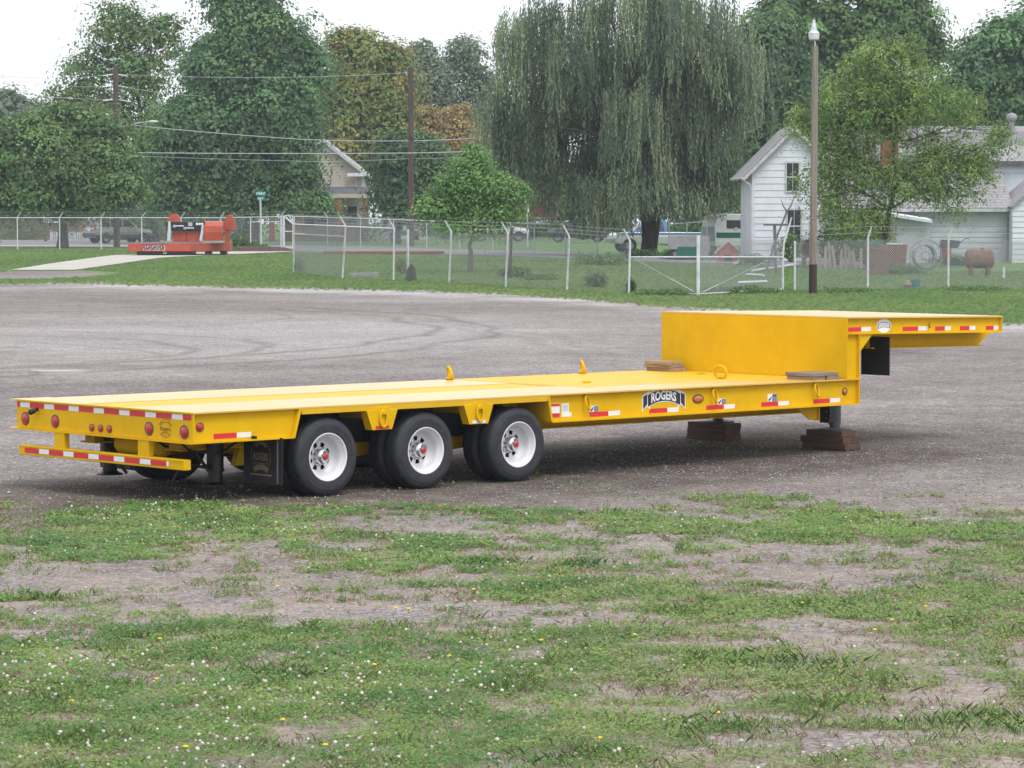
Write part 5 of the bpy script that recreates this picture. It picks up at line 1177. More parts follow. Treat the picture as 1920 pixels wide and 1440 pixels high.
# silver sport-utility car: x forward, y left; seen from behind at an angle, nose to the right
CY = 207.0; pc = W(222, 455, CY); pc.z = float(tz(CY)) + .03
SUV = thing('parked_car', 'silver sport-utility car parked beyond the left fence', 'car', pc, R(33), None)
b = MB(); loft(b, [(-2.12, .72, .45, .84, .75, .82, 1.0), (-2.05, .80, .36, .90, .78, .86, 1.06), (-1.0, .82, .34, .92, .78, .88, 1.08), (.55, .82, .34, .92, .78, .88, 1.06), (1.0, .82, .34, .92, .76, .86, 1.02), (1.85, .80, .36, .88, .72, .80, .92), (2.12, .66, .42, .76, .66, .70, .84)]); b.build('body', M['silver'], SUV, bevel=.05)
b = MB(); loft(b, [(-2.02, .80, 1.02, .76, 1.3, .66, 1.62), (-1.85, .84, 1.02, .77, 1.4, .68, 1.74), (-.6, .85, 1.03, .78, 1.42, .69, 1.78), (.25, .85, 1.03, .76, 1.42, .66, 1.72), (1.05, .82, 1.02, .78, 1.04, .74, 1.06)]); b.build('cabin', M['silver'], SUV, bevel=.03)
for sg in (-1, 1):
    for (a, c, a2, c2) in ((-1.72, -1.02, -1.62, -1.02), (-.92, -.12, -.92, -.12), (-.02, .78, -.02, .40)):
        yb, yt = sg * .862, sg * .742
        m = MB(); q = [Vector((a, yb, 1.10)), Vector((c, yb, 1.10)), Vector((c2, yt, 1.56)), Vector((a2, yt, 1.60))]; nn = Vector((0, sg * .02, .006)); m.add([p + nn for p in q] + [p - nn for p in q], [(0, 1, 2, 3), (7, 6, 5, 4), (0, 4, 5, 1), (1, 5, 6, 2), (2, 6, 7, 3), (3, 7, 4, 0)]); m.build('side_window', M['glass'], SUV)
    MB().tube([(-1.8, sg * .6, 1.80), (-1.5, sg * .62, 1.86), (.0, sg * .6, 1.86), (.3, sg * .58, 1.78)], .022, 6).build('roof_rail', M['darkplastic'], SUV)
    MB().box(-2.135, -2.03, sg * .80 - .07, sg * .80 + .07, .85, 1.12).build('tail_light', M['red_lens'], SUV, bevel=.02)
    MB().box(-2.1, 1.95, sg * .905 - .02, sg * .905 + .02, .34, .56).build('sill_cladding', M['darkplastic'], SUV, bevel=.015)
    MB().box(.72, .86, sg * .98 - .09, sg * .98 + .09, 1.08, 1.22).build('door_mirror', M['silver'], SUV, bevel=.03)
    for x in (-1.32, 1.38): wheel_simple(SUV, x, sg * .93, .36, .22, sg)
m = MB(); m.add([(-2.09, -.62, 1.14), (-2.09, .62, 1.14), (-2.005, .56, 1.56), (-2.005, -.56, 1.56), (-2.06, -.62, 1.14), (-2.06, .62, 1.14), (-1.98, .56, 1.56), (-1.98, -.56, 1.56)], [(0, 3, 2, 1), (4, 5, 6, 7), (0, 1, 5, 4), (2, 3, 7, 6)]); m.build('rear_window', M['glass'], SUV)
MB().box(-2.24, -2.08, -.84, .84, .44, .68).build('bumper', M['darkplastic'], SUV, bevel=.04)
MB().box(-2.15, -2.125, -.22, .22, .82, .94).build('number_plate', M['decal_white'], SUV)
# pick-up behind the willow: nose to the left
TY_ = 161.0; pt = W(1224, 478, TY_); pt.z = float(tz(TY_)) + .03
PU = thing('parked_pickup', 'white and blue pick-up truck parked behind the willow trunk', 'truck', pt, R(192))
b = MB(); loft(b, [(-2.5, .80, .5, .88, .8, .86, 1.02), (-.5, .82, .42, .92, .8, .88, 1.04), (.75, .82, .42, .92, .8, .88, 1.04), (1.2, .82, .42, .90, .8, .84, 1.04), (2.0, .82, .44, .88, .78, .80, .98), (2.25, .74, .5, .80, .75, .74, .90)]); b.build('body', M['white_car'], PU, bevel=.04)
b = MB(); loft(b, [(-.55, .84, 1.02, .80, 1.3, .70, 1.60), (-.35, .86, 1.02, .80, 1.4, .71, 1.70), (.45, .86, 1.03, .79, 1.4, .69, 1.68), (1.15, .82, 1.02, .78, 1.06, .72, 1.08)]); b.build('cab', M['blue_car'], PU, bevel=.03)
for sg in (-1, 1):
    m = MB(); q = [Vector((-.38, sg * .87, 1.10)), Vector((.82, sg * .87, 1.10)), Vector((.42, sg * .745, 1.55)), Vector((-.32, sg * .745, 1.57))]; nn = Vector((0, sg * .02, 0)); m.add([p + nn for p in q] + [p - nn for p in q], [(0, 1, 2, 3), (7, 6, 5, 4), (0, 4, 5, 1), (1, 5, 6, 2), (2, 6, 7, 3), (3, 7, 4, 0)]); m.build('side_window', M['glass'], PU)
    MB().box(-2.45, 2.0, sg * .905 - .02, sg * .905 + .025, .92, 1.0).build('side_stripe', M['blue_car'], PU)
    for x in (-1.5, 1.45): wheel_simple(PU, x, sg * .94, .36, .22, sg)
m = MB(); m.add([(1.13, -.66, 1.11), (1.13, .66, 1.11), (.50, .60, 1.63), (.50, -.60, 1.63)], [(0, 1, 2, 3)]); m.build('windscreen', M['glass'], PU)
MB().box(2.22, 2.34, -.84, .84, .50, .70).build('bumper', M['grey'], PU, bevel=.03)
# travel trailer with a green band beside the house
pCa = W(1378, 470, 150); pCa.z = float(tz(150)); CA = thing('camper_trailer', 'small white camper trailer with a green band beside the white house', 'camper', pCa, R(8))
prof = [(-.95, .45), (.95, .45), (1.0, .85), (.98, 1.5), (.85, 1.85), (.5, 2.02), (-.5, 2.02), (-.82, 1.9), (-.97, 1.4), (-1.0, .85)]
MB().prism(prof, 0, 3.4).build('shell', M['white_car'], CA, bevel=.04)
MB().prism([(-1.003, .86), (1.003, .86), (.995, 1.12), (-.99, 1.12)], -.012, -.002).build('green_band', M['dgreen'], CA)
MB().box(-.42, .42, -.03, -.003, 1.32, 1.72).build('window', M['glass'], CA, bevel=.02); MB().box(-.02, .12, -.05, -.031, 1.28, 1.36).build('window_latch', M['siding'], CA)
for x in (-.9, .9): wheel_simple(CA, x, 1.7, .33, .2, 1)
MB().tube([(-.95, -.05, .5), (-.98, -.05, 1.5), (-.75, -.05, 1.95), (-.4, -.05, 2.05)], .04, 6).build('corner_trim', M['siding'], CA)
MB().tube([(.15, -.6, -.2), (.22, -.6, 1.95)], .04, 6).build('mast', M['fence_w'], CA)
# flatbed box trailer, parked cart
pB_ = W(1292, 492, 139); pB_.z = float(tz(139)); BT = thing('box_trailer', 'grey open box trailer with a dark side opening parked behind the gate', 'trailer', pB_, R(-6))
MB().box(-.95, .85, -.02, .02, .48, 1.08).build('side_board', M['grey'], BT, bevel=.01); MB().box(-.52, .34, -.04, -.021, .18, .60).build('side_opening', M['dgreen'], BT)
MB().box(-.95, .85, .02, 1.7, .44, .5).build('floor', M['greydark'], BT); MB().box(-.95, .85, 1.66, 1.70, .5, 1.08).build('side_board', M['grey'], BT)
MB().prism([(.35, .1), (.8, .0), (.95, .5), (.9, 1.0), (.45, .95)], -.06, -.022).build('mudguard', M['grey'], BT, bevel=.01)
for x in (-.9, -.1, .8): MB().tube([(x, 0, .5), (x, 0, 1.75)], .025, 6).build('stake', M['grey'], BT)
MB().tube([(-.9, 0, 1.6), (.8, 0, 1.72)], .02, 6).build('stake_rail', M['grey'], BT)
for x in (-.55, .6): wheel_simple(BT, x, .05, .3, .2, -1)
# orange-red detached gooseneck on the concrete drive
RY = 150.0; pr = W(302, 474, RY); pr.z = float(tz(RY)) + .05
RT = thing('orange_trailer_neck', 'orange-red detached trailer gooseneck with drums and rams on the lawn drive', 'trailer part', pr, 0)
rs = ppm(RY)
def RX(u): return (u - 302) / rs
def RZ(v): return wz(v, RY) - pr.z
z0, z1 = RZ(471.5), RZ(456.5)
MB().prism([(RX(240), 0), (RX(358), 0), (RX(419), 3.2), (RX(419), 5.0), (RX(252), 5.0)], z0, z1, 'z').build('platform', M['orange'], RT, bevel=.015)
MB().prism([(RX(243), .03), (RX(356), .03), (RX(372), .9), (RX(372), 2.2), (RX(256), 2.2)], z1 + .002, z1 + .05, 'z').build('platform_deck', M['deckgrey'], RT)
MB().box(RX(373), RX(412), 1.5, 4.8, z1 + .002, z1 + .04).build('side_deck', M['grey'], RT)
for u0, u1, a, b_ in ((256, 303, .1, .6), (312, 365, .1, .7), (378, 390, 1.6, 2.2), (403, 415, 2.6, 3.3)): MB().box(RX(u0), RX(u1), a, b_, .0, z0 - .003).build('support_block', M['black'], RT, bevel=.02)
link('lettering', text_mesh('lettering', 'ROGERS', M['decal_white'], .36, .006, squash=.80, bold=.010, fn=lambda x, y, z: (RX(288) + x + .02, -.008 - z, (z0 + z1) / 2 + y - .025)), RT)
link('lettering', text_mesh('lettering', 'ROGERS', M['black'], .36, .006, squash=.80, bold=.006, fn=lambda x, y, z: (RX(288) + x, -.018 - z, (z0 + z1) / 2 + y)), RT)
for u in (269, 308): MB().prism([(RX(u) - .07, (z0 + z1) / 2 - .02), (RX(u), (z0 + z1) / 2 - .05), (RX(u) + .07, (z0 + z1) / 2 - .02), (RX(u), (z0 + z1) / 2 + .01)], -.012, -.003).build('lettering_dash', M['decal_white'], RT)
MB().box(RX(314), RX(366), 2.4, 2.5, z1, RZ(434.5)).build('rear_panel', M['orange'], RT, bevel=.01)
MB().box(RX(339.5), RX(340.5), 2.385, 2.398, z1, RZ(436)).build('panel_seam', M['black'], RT)
MB().box(RX(302), RX(376), 2.25, 2.6, RZ(434), RZ(416)).build('black_beam', M['black'], RT, bevel=.02)
for a, b_, v in ((317, 336, 424), (337, 355, 428)):
    MB().tube([(RX(a), 2.2, RZ(v)), (RX(b_), 2.2, RZ(v))], .035, 8).build('ram', M['fence_w'], RT); MB().lathe([(.08, -.03), (.08, .03), (1e-3, .03)], 12, 'y', Matrix.Translation((RX(a + 1), 2.19, RZ(v)))).build('ram_eye', M['fence_w'], RT)
MB().box(RX(344), RX(352), 2.235, 2.248, RZ(424), RZ(417)).build('data_plate', M['decal_grey'], RT)
for u in (361, 366, 371): MB().lathe([(1e-3, -.03), (.06, -.03), (.06, .0), (1e-3, 0)], 12, 'y', Matrix.Translation((RX(u), 2.24, RZ(420)))).build('coupling', M['decal_white'], RT)
MB().tube([(RX(308), 2.1, RZ(452)), (RX(309), 2.1, RZ(434)), (RX(309), 2.1, RZ(415))], [.10, .095, .06], 10).build('ram_cylinder', M['galv'], RT)
MB().tube([(RX(368), 2.1, RZ(452)), (RX(371), 2.1, RZ(436)), (RX(372), 2.1, RZ(420))], [.08, .07, .05], 10).build('ram_cylinder', M['galv'], RT)
# curved drum panel and two round-topped fenders
d_ = MB(); prof = [(.0, RZ(452)), (.05, RZ(436)), (.02, RZ(424)), (-.15, RZ(417)), (-.45, RZ(414.5))]
vs_ = []; 
for (yy, zz) in prof: vs_ += [(RX(374), 2.2 - yy, zz), (RX(409), 2.5 - yy, zz)]
d_.add(vs_ + [(x, y + .06, z) for x, y, z in vs_], [(2 * i, 2 * i + 1, 2 * i + 3, 2 * i + 2) for i in range(4)] + [(10 + 2 * i, 12 + 2 * i, 13 + 2 * i, 11 + 2 * i) for i in range(4)]); d_.build('curved_panel', M['orange'], RT)
def fender(ua, ub, vt, vb, y, flip):
    m = MB(); cx = RX((ua + ub) / 2); w = (RX(ub) - RX(ua)) / 2; pts = []
    for q in range(11): a = math.pi * q / 10; pts.append((cx - w * math.cos(a), RZ(vb) + (RZ(vt) - RZ(vb)) * math.sin(a)))
    m.prism(pts + [(p[0] * 1, p[1]) for p in [(cx + w, RZ(vb) - .05), (cx - w, RZ(vb) - .05)]], y, y + .5); m.build('fender', M['orange'], RT)
fender(305, 328, 400.5, 415, 2.3, 0); fender(408, 430, 402, 430, 3.2, 1)
MB().box(RX(410), RX(419), 3.25, 3.4, z1, RZ(418)).build('fender_stay', M['orange'], RT)

# ------------------------------------------------------------------ yard things by the white house
def simple(name, label, cat, u, v, Y, rz=0, group=None):
    p = W(u, v, Y); p.z = float(tz(Y)); return thing(name, label, cat, p, rz, group)
TK = simple('fuel_tank', 'rusty horizontal fuel tank on a cradle near the right edge', 'tank', 1836, 540, 112)
MB().lathe([(1e-3, -.52), (.2, -.51), (.30, -.47), (.34, -.40), (.34, .40), (.30, .47), (.2, .51), (1e-3, .52)], 28, 'x', Matrix.Translation((0, 0, .62))).build('drum', M['rust'], TK)
MB().lathe([(.05, .94), (.05, 1.02), (.03, 1.03), (1e-3, 1.03)], 10, 'z', Matrix.Translation((.1, 0, 0))).build('filler_cap', M['rust'], TK)
for x in (-.3, .3): MB().prism([(-.3, 0), (.3, 0), (.26, .36), (-.26, .36)], x - .05, x + .05, 'x').build('cradle', M['rust'], TK)
ST = simple('fence_stub', 'short white stub post right of the rusty tank', 'post', 1882, 543, 109); MB().tube([(0, 0, -.1), (0, 0, .42)], .04, 8).build('stub', M['fence_w'], ST)
OB = simple('orange_bin', 'orange metal bin behind the fence with a pale lid bar', 'bin', 1662, 512, 121)
MB().prism([(-.75, .16), (.75, .16), (.82, .98), (-.78, .98)], 0, .9).build('tub', M['rust'], OB, bevel=.03); MB().box(-.72, .72, .05, .85, .0, .157).build('base', M['black'], OB)
MB().box(.02, .62, -.03, .1, .985, 1.05).build('lid_bar', M['siding'], OB); MB().box(-.75, -.28, 0, .4, .985, 1.10).build('blue_cover', M['teal'], OB)
MB().box(-.22, .05, -.03, -.002, .3, .95).build('front_panel', M['greydark'], OB)
BB = simple('brown_bin', 'dark maroon slatted bin right of the lamp pole fence post', 'bin', 1647, 531, 112)
for q in range(7): MB().box(-.36, .36, -.02, .02, .04 + q * .13, .15 + q * .13).build('slat', M['brownwall'], BB)
MB().box(-.36, .36, .03, .65, 0, .9).build('bin_body', M['brownwall'], BB); MB().box(-.40, .40, -.06, .69, .95, 1.0).build('bin_lid', M['rust'], BB)
SP = simple('wire_spool', 'large round grey wire spool leaning behind the fence', 'spool', 1735, 536, 115, R(10))
for rr_ in (.62, .42, .16):
    MB().tube([(rr_ * math.cos(R(a)), -.02, .66 + rr_ * math.sin(R(a))) for a in range(0, 361, 15)], .022, 6, caps=False).build('hoop', M['grey'], SP)
for q in range(12): MB().tube([(.16 * math.cos(R(30 * q)), -.02, .66 + .16 * math.sin(R(30 * q))), (.62 * math.cos(R(30 * q)), -.02, .66 + .62 * math.sin(R(30 * q)))], .013, 5).build('spoke', M['grey'], SP)
MB().lathe([(.40, .05), (.40, .5)], 30, 'y', Matrix.Translation((0, 0, .66))).build('wound_wire', M['grey'], SP)
MW = simple('garden_cart', 'dark garden cart with a red drum beside the annexe wall', 'cart', 1778, 520, 126)
MB().prism([(-.35, .75), (.4, .75), (.5, 1.05), (-.25, 1.1)], 0, .5).build('tray', M['greydark'], MW, bevel=.02); MB().tube([(.4, 0, .9), (.7, 0, 1.15), (.85, 0, 1.12)], .02, 6).build('handle', M['greydark'], MW)
MB().lathe([(1e-3, .35), (.2, .35), (.2, .74), (1e-3, .74)], 18, 'z', Matrix.Translation((-.1, -.1, 0))).build('red_drum', M['orange'], MW)
for x in (-.3, .1): MB().tube([(x, .1, 0), (x, .1, .75)], .03, 6).build('leg', M['greydark'], MW)
RB = simple('rusty_barrel', 'rusty open barrel lying on its side behind the lamp pole', 'barrel', 1518, 508, 127)
MB().lathe([(.28, 0), (.36, .0), (.37, .05), (.36, .3), (.37, .6), (.36, .9), (1e-3, .9)], 28, 'y', Matrix.Translation((0, 0, .72))).build('shell', M['rust'], RB); MB().lathe([(1e-3, .3), (.34, .3)], 24, 'y', Matrix.Translation((0, 0, .72))).build('inside', M['black'], RB)
for x in (-.2, .2): MB().box(x - .06, x + .06, .1, .8, 0, .38).build('chock', M['plank_grey'], RB)
for q in range(9):
    u = 1538 + q * 9.5; p = W(u, 512, 123); p.z = float(tz(123)); ln = (1.05, .9, 1.1, .95, .8, 1.0, .92, .75, .85)[q]
    o = MB().box(-.06, .06, -.012, .012, 0, ln).build('leaning_board', M['plank_grey'], None, p); o.rotation_euler = (R(-16), R(-9 + 2.3 * ((q * 5) % 7)), 0)
    tag(o, ('leftmost', 'second', 'third', 'fourth', 'fifth', 'sixth', 'seventh', 'eighth', 'rightmost')[q] + ' grey board leaning in the row right of the lamp pole', 'board', 'boards leaning behind the fence')
RC = simple('log_rack', 'orange-red peaked dog house between the gate and the white house', 'dog house', 1365, 500, 131)
MB().prism([(-.42, .1), (.42, .1), (.42, .5), (0, .85), (-.42, .5)], 0, .8).build('hutch', M['orange'], RC); MB().prism([(-.16, .1), (.16, .1), (.16, .4), (-.16, .4)], -.02, -.002).build('opening', M['black'], RC)
for sg in (-1, 1): slab(RC, 'roof', [(0, -.1, .93), (sg * .56, -.1, .46), (sg * .56, .9, .46), (0, .9, .93)], .04, 'plank')
TP = simple('clothes_post', 'dark T-shaped clothes-line post by the gable wall', 'post', 1455, 528, 113)
MB().tube([(0, 0, -.1), (-.06, 0, (528 - 433) / ppm(113))], .055, 8).build('upright', M['greydark'], TP); MB().box(-.46, .42, -.05, .05, (528 - 435) / ppm(113), (528 - 431) / ppm(113)).build('crossbar', M['greydark'], TP)
LPz = simple('leaning_branch', 'long bent grey branch leaning against the house gable', 'branch', 1432, 528, 117)
MB().tube([tuple(W(u, v, 117 + q) - LPz.location) for q, (u, v) in enumerate(((1430, 530), (1444, 485), (1458, 440), (1474, 400), (1483, 385), (1491, 366)))], [.05, .05, .045, .04, .03, .015], 6).build('stem', M['bark_grey'], LPz)
MB().tube([tuple(W(u, v, 120) - LPz.location) for (u, v) in ((1476, 398), (1468, 385), (1464, 372))], [.03, .02, .01], 5).build('twig', M['bark_grey'], LPz)
for q, (u0, v0, u1, v1, lab) in enumerate(((1410, 513, 1496, 501, 'long pale board lying on the grass left of the barrel'), (1400, 520, 1432, 523, 'short pale board lying on the grass behind the gate'), (1376, 499, 1411, 489, 'pale plank propped near the dog house'), (1384, 536, 1438, 535, 'faded board half hidden in the grass by the gate'))):
    a, b = G(u0, v0), G(u1, v1); a.z += .10; b.z += .12
    o = MB().tube([a, b], .055, 4, smooth=False).build('loose_board', M['siding_grey'], None); tag(o, lab, 'board', 'boards on the grass')
BL = MB(); p = G(1702, 541); BL.lathe([(1e-3, 0), (.12, .02), (.17, .12), (.12, .25), (1e-3, .28)], 16, 'z', Matrix.Translation(p)); o = BL.build('yellow_ball', M['plank'], None); tag(o, 'pale yellow ball on the ground behind the fence', 'ball')
o = MB().lathe([(1e-3, 0), (.14, 0), (.17, .28), (.15, .28), (.13, .02)], 16, 'z', Matrix.Translation(G(1716, 541))).build('blue_bucket', M['teal'], None); tag(o, 'small blue bucket beside the pale ball', 'bucket')
o = MB().prism([(-.5, 0), (.5, 0), (.45, .17), (-.48, .15)], 0, .25, M=Matrix.Translation(G(684, 520))).build('concrete_block', M['grey'], None, bevel=.02); tag(o, 'low grey concrete block on the grass inside the fence', 'block')
o = MB().prism([(-.20, 0), (.22, 0), (.16, .45), (.02, .62), (-.12, .40)], -.1, .12, M=Matrix.Translation(G(770, 527))).build('dark_stump', M['bark'], None, bevel=.03); tag(o, 'dark pointed stump against the fence post', 'stump')
o = MB().tube([G(956, 523), G(957, 523) + Vector((.05, 0, (523 - 430) / ppm(113)))], .045, 8).build('old_post', M['pole_far'], None); tag(o, 'old dark wooden post inside the fence right of the small tree', 'post')
# low brick-red garden border behind the fence, mulch bed with shrubs by the drive
o = MB().box(-3.4, 2.6, -.15, .3, 0, .16, Matrix.Translation(G(735, 477))).build('garden_border', M['brick'], None, bevel=.02); tag(o, 'low brick-red garden border beyond the corner of the fence', 'border')
mb_ = MB(); c0 = W(468, 466, 166); c0.z = float(tz(166)); nb_ = 28
vs_ = [(c0.x + 2.6 * math.cos(2 * math.pi * q / nb_), c0.y + 1.6 * math.sin(2 * math.pi * q / nb_), c0.z - .02) for q in range(nb_)] + [(c0.x + 1.9 * math.cos(2 * math.pi * q / nb_), c0.y + 1.1 * math.sin(2 * math.pi * q / nb_), c0.z + .22) for q in range(nb_)] + [(c0.x, c0.y, c0.z + .30)]
mb_.add(vs_, [(q, (q + 1) % nb_, nb_ + (q + 1) % nb_, nb_ + q) for q in range(nb_)] + [(nb_ + q, nb_ + (q + 1) % nb_, 2 * nb_) for q in range(nb_)], True)
o = mb_.build('mulch_bed', M['mulch'], None); tag(o, 'low mounded mulch bed behind the orange-red trailer neck', 'flower bed')
def bush(name, label, u, v, Y, du, dv, pal, seed, leaf=.06, n=900, group=None, blades=False, upright=0.):
    rg = np.random.default_rng(seed); p = W(u, v, Y); p.z = float(tz(Y)); s = ppm(Y); o = thing(name, label, 'plant', p, 0, group); rx, rz = du / s, dv / s
    d_ = rg.normal(size=(n, 3)); d_ /= np.linalg.norm(d_, axis=1)[:, None]; r_ = rg.uniform(.45, 1.08, (n, 1)) * (1 + .22 * np.sin(d_[:, :1] * 7 + seed) + .15 * np.sin(d_[:, 2:] * 9))
    P = d_ * r_ * np.array([rx, rx * .8, rz]) + np.array([0, 0, rz * .95]); P = P[P[:, 2] > .02]
    nr = d_[:len(P)] + rg.normal(size=(len(P), 3)) * .6 + np.array([0, 0, .5]); pal = np.array(pal); col = pal[rg.integers(0, len(pal), len(P))] * rg.uniform(.75, 1.25, (len(P), 1))
    link('foliage', np_mesh('foliage', leaf_quads(P, leaf, nr, rg, .5, .2), quadsF(len(P)), M['leaf'], np.repeat(col, 4, 0)), o)
    st = MB()
    for q in range(7): e = P[rg.integers(0, len(P))]; st.tube([(0, 0, 0), tuple(e * .5 + rg.normal(size=3) * .03), tuple(e)], [.018, .012, .005], 4, caps=False)
    st.build('stems', M['bark'], o); return o
SH = 'shrubs in the mulch bed'
bush('shrub', 'tall dark green shrub nearest the orange-red trailer neck', 442, 460, 166, 12, 13, GRN, 61, .12, 900, SH); bush('shrub', 'pointed dark green shrub in the middle of the mulch bed', 459, 460, 166.5, 12, 14, GRN, 62, .12, 900, SH)
bush('shrub', 'yellow-green low shrub at the right of the mulch bed', 494, 466, 166, 13, 7, GRN_L, 63, .12, 700, SH); bush('shrub', 'small bright shrub low at the left of the mulch bed', 446, 466, 165, 11, 5, GRN_L, 64, .1, 500, SH); bush('shrub', 'dark low shrub between the pointed and the yellow-green one', 478, 463, 166.5, 13, 8, GRN_D, 65, .12, 700, SH)
WF = 'weeds along the fence'
bush('weed_clump', 'yellow-green weed beside the doubled fence post', 752, 527, 114, 13, 16, [GRN_L[1], YLG[0], YLG[1]], 71, .08, 900, WF); bush('weed_clump', 'dark weeds at the foot of the fifth fence post', 965, 541, 110, 30, 11, GRN, 72, .09, 1600, WF)
bush('weed_clump', 'low weeds along the fence between the fifth and sixth posts', 1010, 545, 107, 40, 6, GRN, 73, .08, 1300, WF); bush('weed_clump', 'tall pale flowering weed left of the gate', 1118, 533, 100, 28, 16, [(.12, .15, .08), (.20, .21, .15), GRN_L[0]], 74, .07, 1400, WF)
bush('weed_clump', 'low weeds under the left gate leaf', 1245, 553, 93.5, 60, 6, GRN, 75, .07, 2000, WF); bush('weed_clump', 'low weeds under the right gate leaf', 1390, 550, 95, 70, 7, GRN, 76, .07, 2200, WF); bush('weed_clump', 'dark weed against the left gate post', 1183, 549, 95, 8, 14, GRN_D, 77, .07, 700, WF)
bush('weed_clump', 'thin sapling at the corner fence post', 562, 512, 116, 12, 17, [GRN_L[0], GRY[2]], 78, .07, 420, WF); bush('weed_clump', 'low weeds along the fence left of the small tree', 700, 527, 112, 60, 4, GRN_L, 79, .07, 1200, WF); bush('weed_clump', 'weeds at the foot of the fence right of the lamp pole', 1590, 545, 95.5, 60, 5, GRN, 80, .07, 1500, WF); bush('weed_clump', 'weeds under the rusty tank by the fence', 1830, 545, 97, 70, 5, GRN, 81, .07, 1500, WF)
SB = 'shrubs against the white house'
bush('house_shrub', 'dark shrub under the lower gable window', 1483, 505, 134, 30, 26, GRN, 83, .12, 1800, SB); bush('house_shrub', 'tall leafy shrub behind the leaning boards', 1570, 505, 128, 48, 46, [GRN[0], GRN[1], YLG[0]], 84, .12, 3600, SB); bush('house_shrub', 'leafy shrub in front of the porch shed', 1640, 495, 129, 45, 34, [GRN[1], LOC[1], YLG[0]], 85, .11, 2400, SB)
bush('street_shrub', 'grey-green thin shrub in front of the garage', 690, 458, 215, 32, 38, GRY, 86, .16, 1100); bush('street_shrub', 'grey-green shrub under the yellowing tree by the garage', 735, 458, 214, 26, 30, GRY, 87, .16, 800); bush('street_shrub', 'dark foundation shrub in front of the brown house', 40, 452, 236, 60, 12, GRN_D, 88, .16, 1500); bush('street_shrub', 'leafy shrub behind the silver car', 310, 452, 225, 26, 22, [GRY[1], GRN[1], (.25, .25, .22)], 89, .15, 1000)

# cars parked along the far side of the street, and the hedge behind them
def recolour(root, mat):
    for ch in root.children:
        if ch.name.split('.')[0] in ('body', 'cabin', 'door_mirror'): ch.material_slots[0].link = 'OBJECT'; ch.material_slots[0].material = mat
for (u, Y, rz, mat, lab) in ((935, 222, 4, M['white_car'], 'white car parked across the street behind the small tree'), (1085, 214, 176, M['greydark'], 'dark grey car parked across the street left of the willow'), (760, 232, 95, M['silver'], 'silver car parked on the drive by the garage')):
    c = copy_tree(SUV); p = W(u, 450, Y); c.location = (p.x, Y, float(tz(Y)) + .03); c.rotation_euler = (0, 0, R(rz)); c['label'] = lab; recolour(c, mat)
HD = 'hedges across the street'
for q, (u, w_, lab) in enumerate(((840, 60, 'dark hedge behind the small tree across the street'), (990, 70, 'dark hedge left of the road sign across the street'), (1120, 70, 'dark hedge seen under the willow left side'), (1300, 90, 'dark hedge under the willow right side'), (420, 90, 'dark hedge behind the orange-red trailer neck'), (250, 70, 'dark hedge behind the silver car'))):
    bush('hedge', lab, u, 452, 238 if u < 1200 else 200, w_, 22, GRN_D, 140 + q, .26, 2600, HD)

bush('weed_clump', 'tall dark weeds under the willow right of its trunk', 1275, 497, 141, 50, 9, GRN_D, 161, .12, 1500, WF); bush('weed_clump', 'dark weeds round the foot of the willow', 1205, 493, 147, 40, 7, GRN_D, 162, .12, 1300, WF)
bush('weed_clump', 'brushy weeds left of the gate behind the fence', 1130, 505, 128, 60, 12, GRN, 163, .11, 1600, WF); bush('weed_clump', 'weeds between the dog house and the house gable', 1415, 505, 129, 30, 10, GRN, 164, .1, 1200, WF); bush('weed_clump', 'rank weeds behind the maroon bin', 1690, 530, 114, 45, 9, GRN, 165, .1, 1500, WF)
bush('weed_clump', 'weeds below the annexe wall beside the tank', 1790, 515, 128, 50, 10, GRN_D, 166, .1, 1400, WF)
# ------------------------------------------------------------------ foreground turf: clover, grass, straw, flowers, loose stones (uncountable cover)
rg = np.random.default_rng(99)
def scatter(n, y0=14.2, y1=33.5, pad=1.6):
    y = np.sqrt(rg.uniform(y0 ** 2, y1 ** 2, n)); x = rg.uniform(-1, 1, n) * (y * .1646 + pad); return x, y
def cover_at(x, y): return grass_cover(x, y)
# clover leaves
x, y = scatter(1600000, pad=2.0); c = cover_at(x, y)
keep = rg.random(len(x)) < np.clip((c - .16) / .85, 0.03, 1) ** 1.6 * np.clip(1.25 - (y - 15) / 26, .35, 1); x, y, c = x[keep], y[keep], c[keep]
n = len(x); tint = fbm(x, y, .7, 77); hgt = np.abs(rg.normal(.016, .012, n)) + .030 * np.clip(fbm(x, y, .25, 78, 2) - .45, 0, 1)
P = np.stack([x, y, ground_z(x, y) + hgt + .003], 1)
nr = rg.normal(size=(n, 3)) * .35 + np.array([0, -.25, 1.])
a, b = np.array([.100, .225, .058]), np.array([.205, .345, .085]); d = np.array([.36, .32, .18])
t2 = fbm(x, y, .35, 79, 3); col = a + (b - a) * np.clip((tint - .3) * 2.2, 0, 1)[:, None]; col = col + (np.array([.29, .37, .12]) - col) * (np.clip((t2 - .55) * 4, 0, .7))[:, None]; uu = 960 + x / y * FPX; ol = np.clip((uu - 950) / 350, 0, 1) * np.clip((27 - y) / 6, 0.3, 1) * .55; col = col + (np.array([.36, .37, .16]) - col) * (ol * rg.random(n))[:, None]; col = np.where((rg.random(n) < .12)[:, None], d, col) * rg.uniform(.7, 1.25, (n, 1))
sz = .0195 * (1 + (y - 15) * .045)
V = leaf_quads(P, 1.0, nr, rg, .85); V = (V.reshape(n, 4, 3) - P[:, None]) * (sz * .9)[:, None, None] + P[:, None]
o = link('clover_cover', np_mesh('clover_cover', V.reshape(-1, 3), quadsF(n), M['grassm'], np.repeat(col, 4, 0))); tag(o, 'low green clover and weeds covering the foreground', 'clover', kind='stuff'); print('clover', n)
